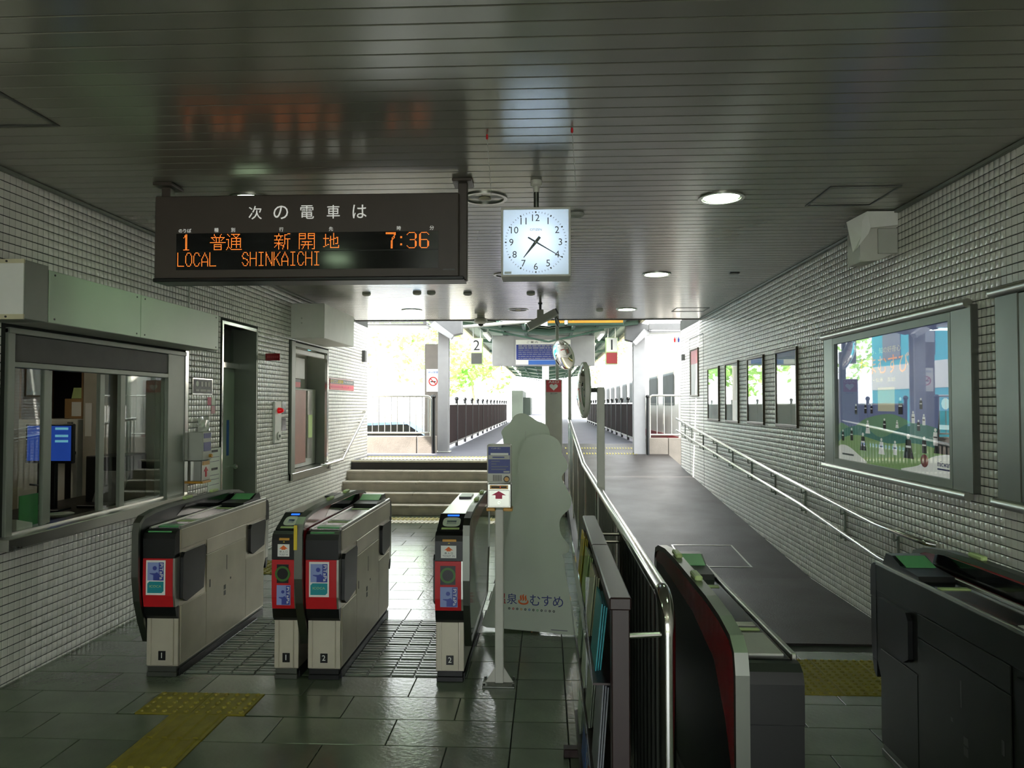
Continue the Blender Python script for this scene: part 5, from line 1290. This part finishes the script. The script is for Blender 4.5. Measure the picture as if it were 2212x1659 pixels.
# train on the right track
M('trainglass', '#2a3236', .55, spec=.2, var=.3, scale=2)
t = thing('train_car', 'cream train with red band standing behind the right fence', 'train', (4.2, 25, 0))
part('body', MB().cbox(2.95, 5.6, 16.5, 40, .55, 3.5, .15), 'train', t); part('roof', MB().cbox(3.1, 5.45, 16.6, 39.9, 3.5, 3.7, .08), 'boxgrey', t); part('underframe', MB().cbox(3.2, 5.3, 17, 39.5, -.3, .56, .05), 'black', t)
for yy in (18.5, 21, 35, 37.5):
    for xx in (3.5, 5.0): part('wheel', MB().lathe([(.1, -.06), (.42, -.06), (.42, .06), (.1, .06)], (xx, yy, .07), 20, 'x'), 'steel_dark', t)
part('red_band', MB().box(2.94, 2.951, 16.7, 39.8, .72, .92), 'trainred', t)
for k in range(9): 
    y = 17.2+k*2.5
    wn = part('window', MB().cbox(2.935, 2.952, y, y+1.6, 1.62, 2.45, .008), 'darkgrey', t); part('pane', MB().box(2.93, 2.936, y+.06, y+1.54, 1.68, 2.39), 'trainglass', wn)
wn = part('cab_window', MB().cbox(3.15, 5.4, 16.48, 16.51, 1.62, 2.5, .01), 'darkgrey', t); part('pane', MB().box(3.2, 5.35, 16.47, 16.481, 1.68, 2.45), 'trainglass', wn)
# building, car, trees, hill
t = thing('turquoise_building', 'turquoise and white building beyond the left fence', 'building', (-10, 24, -.35))
part('wall', MB().box(-13, -8, 17, 30, -.35, 5.5), 'turquoise', t); part('white_band', MB().box(-8.02, -7.98, 17, 30, 2.2, 3.1), 'white', t)
for k in range(5): part('window', MB().box(-8.04, -7.97, 18+k*2.4, 19.4+k*2.4, 3.3, 4.3), 'print_grey', t)
def car(label, x, y, rot, mat):
    t = thing('parked_car', label, 'car', (x, y, -.35), rot)
    part('body', MB().prism([(-2.0, .35), (-2.05, .75), (-1.9, .95), (-1.1, 1.02), (-.6, 1.45), (.9, 1.5), (1.6, 1.05), (2.05, .98), (2.1, .4)], 'y', -.85, .85), mat, t, local=True)
    part('side_window', MB().prism([(-.95, 1.03), (-.52, 1.38), (.8, 1.42), (1.35, 1.05)], 'y', -.86, .86), 'black_gloss', t, local=True)
    for px in (-1.3, 1.3):
        for py in (-.8, .8): part('wheel', MB().lathe([(.12, py-.1), (.31, py-.1), (.33, py), (.31, py+.1), (.12, py+.1)], (px, 0, .33), 20, 'y'), 'rubber', t, local=True)
    for px in (-2.04, 2.04): part('lamp', MB().box(px-.03, px+.03, -.75, -.45, .7, .85), 'redlamp' if px > 0 else 'white', t, local=True)
car('pale blue car parked behind the left fence', -4.9, 22, .1, 'carblue'); car('grey car parked in front of the turquoise building', -6.6, 17.0, 1.2, 'boxgrey')
def tree(label, x, y, h, r, seed, n=650):
    t = thing('leafy_tree', label, 'tree', (x, y, -.35)); rnd = random.Random(seed)
    part('trunk', MB().tube([(x, y, -.35), (x+.1, y, h*.35), (x-.1, y+.1, h*.7)], .06, 8), 'trunk', t, smooth=True)
    cl = [(Vector((rnd.uniform(-1, 1), rnd.uniform(-1, 1), rnd.uniform(-.6, 1)))*r*.75, r*rnd.uniform(.3, .5)) for _ in range(9)]
    mb = MB()
    for _ in range(n):
        c, q = cl[rnd.randrange(9)]
        d = Vector((rnd.gauss(0, 1), rnd.gauss(0, 1), rnd.gauss(0, 1))).normalized()*q*rnd.uniform(.7, 1.05)
        p = c+d+Vector((x, y, h*.68)); a = Vector((rnd.gauss(0, 1), rnd.gauss(0, 1), rnd.gauss(0, .6))).normalized()*.16; b_ = a.cross(Vector((rnd.gauss(0, 1), rnd.gauss(0, 1), rnd.gauss(0, 1)))).normalized()*.09
        mb.add([p-a, p+b_, p+a, p-b_], [(0, 1, 2, 3)])
    o = link('foliage', mesh_of_raw('foliage', mb, 'foliage', (x, y, -.35)), t); o['kind'] = 'stuff'
def mesh_of_raw(name, mb, mat, off):
    me = bpy.data.meshes.new(name); me.from_pydata([(a-off[0], b-off[1], c-off[2]) for a, b, c in mb.v], [], mb.f); me.materials.append(MATS[mat]); return me
for i, (x, y, h, r, lab) in enumerate(((-4.9, 33, 6.2, 2.2, 'broad tree behind the pale blue car'), (-8.6, 37, 7, 2.6, 'tall tree beyond the left fence'), (-3.6, 36, 4.6, 1.6, 'small tree behind the number 2 sign'), (-6.0, 42, 8, 3.0, 'tall distant tree past the brown fence'), (6.5, 22, 5.6, 1.8, 'tree behind the train near the ramp'), (9, 30, 8, 3, 'large tree behind the train'), (4.0, 52, 7, 2.5, 'distant tree beyond the end of the platform'))):
    tree(lab, x, y, h, r, i+11)
t = thing('distant_block', 'dark grey block far down the platform', 'building', (-2.5, 60, -.35))
part('wall', MB().box(-2.8, -1.9, 60, 70, -.35, 2.75), 'hillgreen', t); part('annex', MB().box(-1.9, -1.3, 61, 68, -.35, 2.2), 'hillgreen', t)
translucent('polycarbonate', '#dfe4e6')
rl = struct('roof_link', MB().box(-4.4, 3.7, 15.84, 15.9, 3.5, 3.62), 'boxgrey')
for k in range(9): part('rafter', MB().box(-4.4+k*.99, -4.34+k*.99, 12.11, 15.9, 3.5, 3.56), 'boxgrey', rl)
for k in range(8):
    vs = [(-4.37+k*.99, 12.10, 3.565), (-3.39+k*.99, 12.10, 3.565), (-3.39+k*.99, 15.88, 3.565), (-4.37+k*.99, 15.88, 3.565)]
    part('roof_sheet', MB().add(vs, [(0, 1, 2, 3)]), 'polycarbonate', rl)

hb = MB(); rnd = random.Random(5)
for _ in range(1800):
    p = Vector((rnd.uniform(-6, 6), -9+rnd.uniform(-.4, .4), rnd.uniform(-.3, 1.0))); a = Vector((rnd.gauss(0, 1), rnd.gauss(0, 1), rnd.gauss(0, 1))).normalized()*.2; b_ = a.cross(Vector((rnd.gauss(0, 1), rnd.gauss(0, 1), rnd.gauss(0, 1)))).normalized()*.13
    hb.add([p-a, p+b_, p+a, p-b_], [(0, 1, 2, 3)])
t = thing('bounce_foliage', 'added unseen leaf bank reflecting green light into the entrance', 'bounce_foliage', (0, -9, -.35))  # leaves added out of view to tint the rear fill light green
o = link('foliage', mesh_of_raw('foliage', hb, 'bounce_foliage', (0, -9, -.35)), t); o['kind'] = 'stuff'

for x, y, w in ((.13, 3.66, 'over the clock'), (-.30, 3.73, 'between the departure board and the clock')):
    t = thing('hanging_cord', 'thin hanging cord with a small red hook ' + w, 'cord', (x, y, 2.3))
    part('hook', MB().lathe([(.002, ZC-.03), (.006, ZC-.025), (.006, ZC-.008), (.003, ZC-.002)], (x, y, 0), 8), 'red', t)
    part('cord', MB().tube([(x, y, ZC-.02), (x+.02, y+.02, 2.72)], .0012, 5), 'boxgrey', t)
for y, z, mt, w in ((6.80, 1.64, 'pink', 'faded pink sticker below the steel plaque'), (6.88, 1.64, 'mint', 'pale blank sticker beside the faded pink one'), (6.88, 1.56, 'trainred', 'small reddish sticker under the pale blank one')):
    single('wall_sticker', MB().box(L+.0045, L+.0065, y, y+.075, z, z+.075), mt, w, 'sticker', loc=(L+.005, y, z))
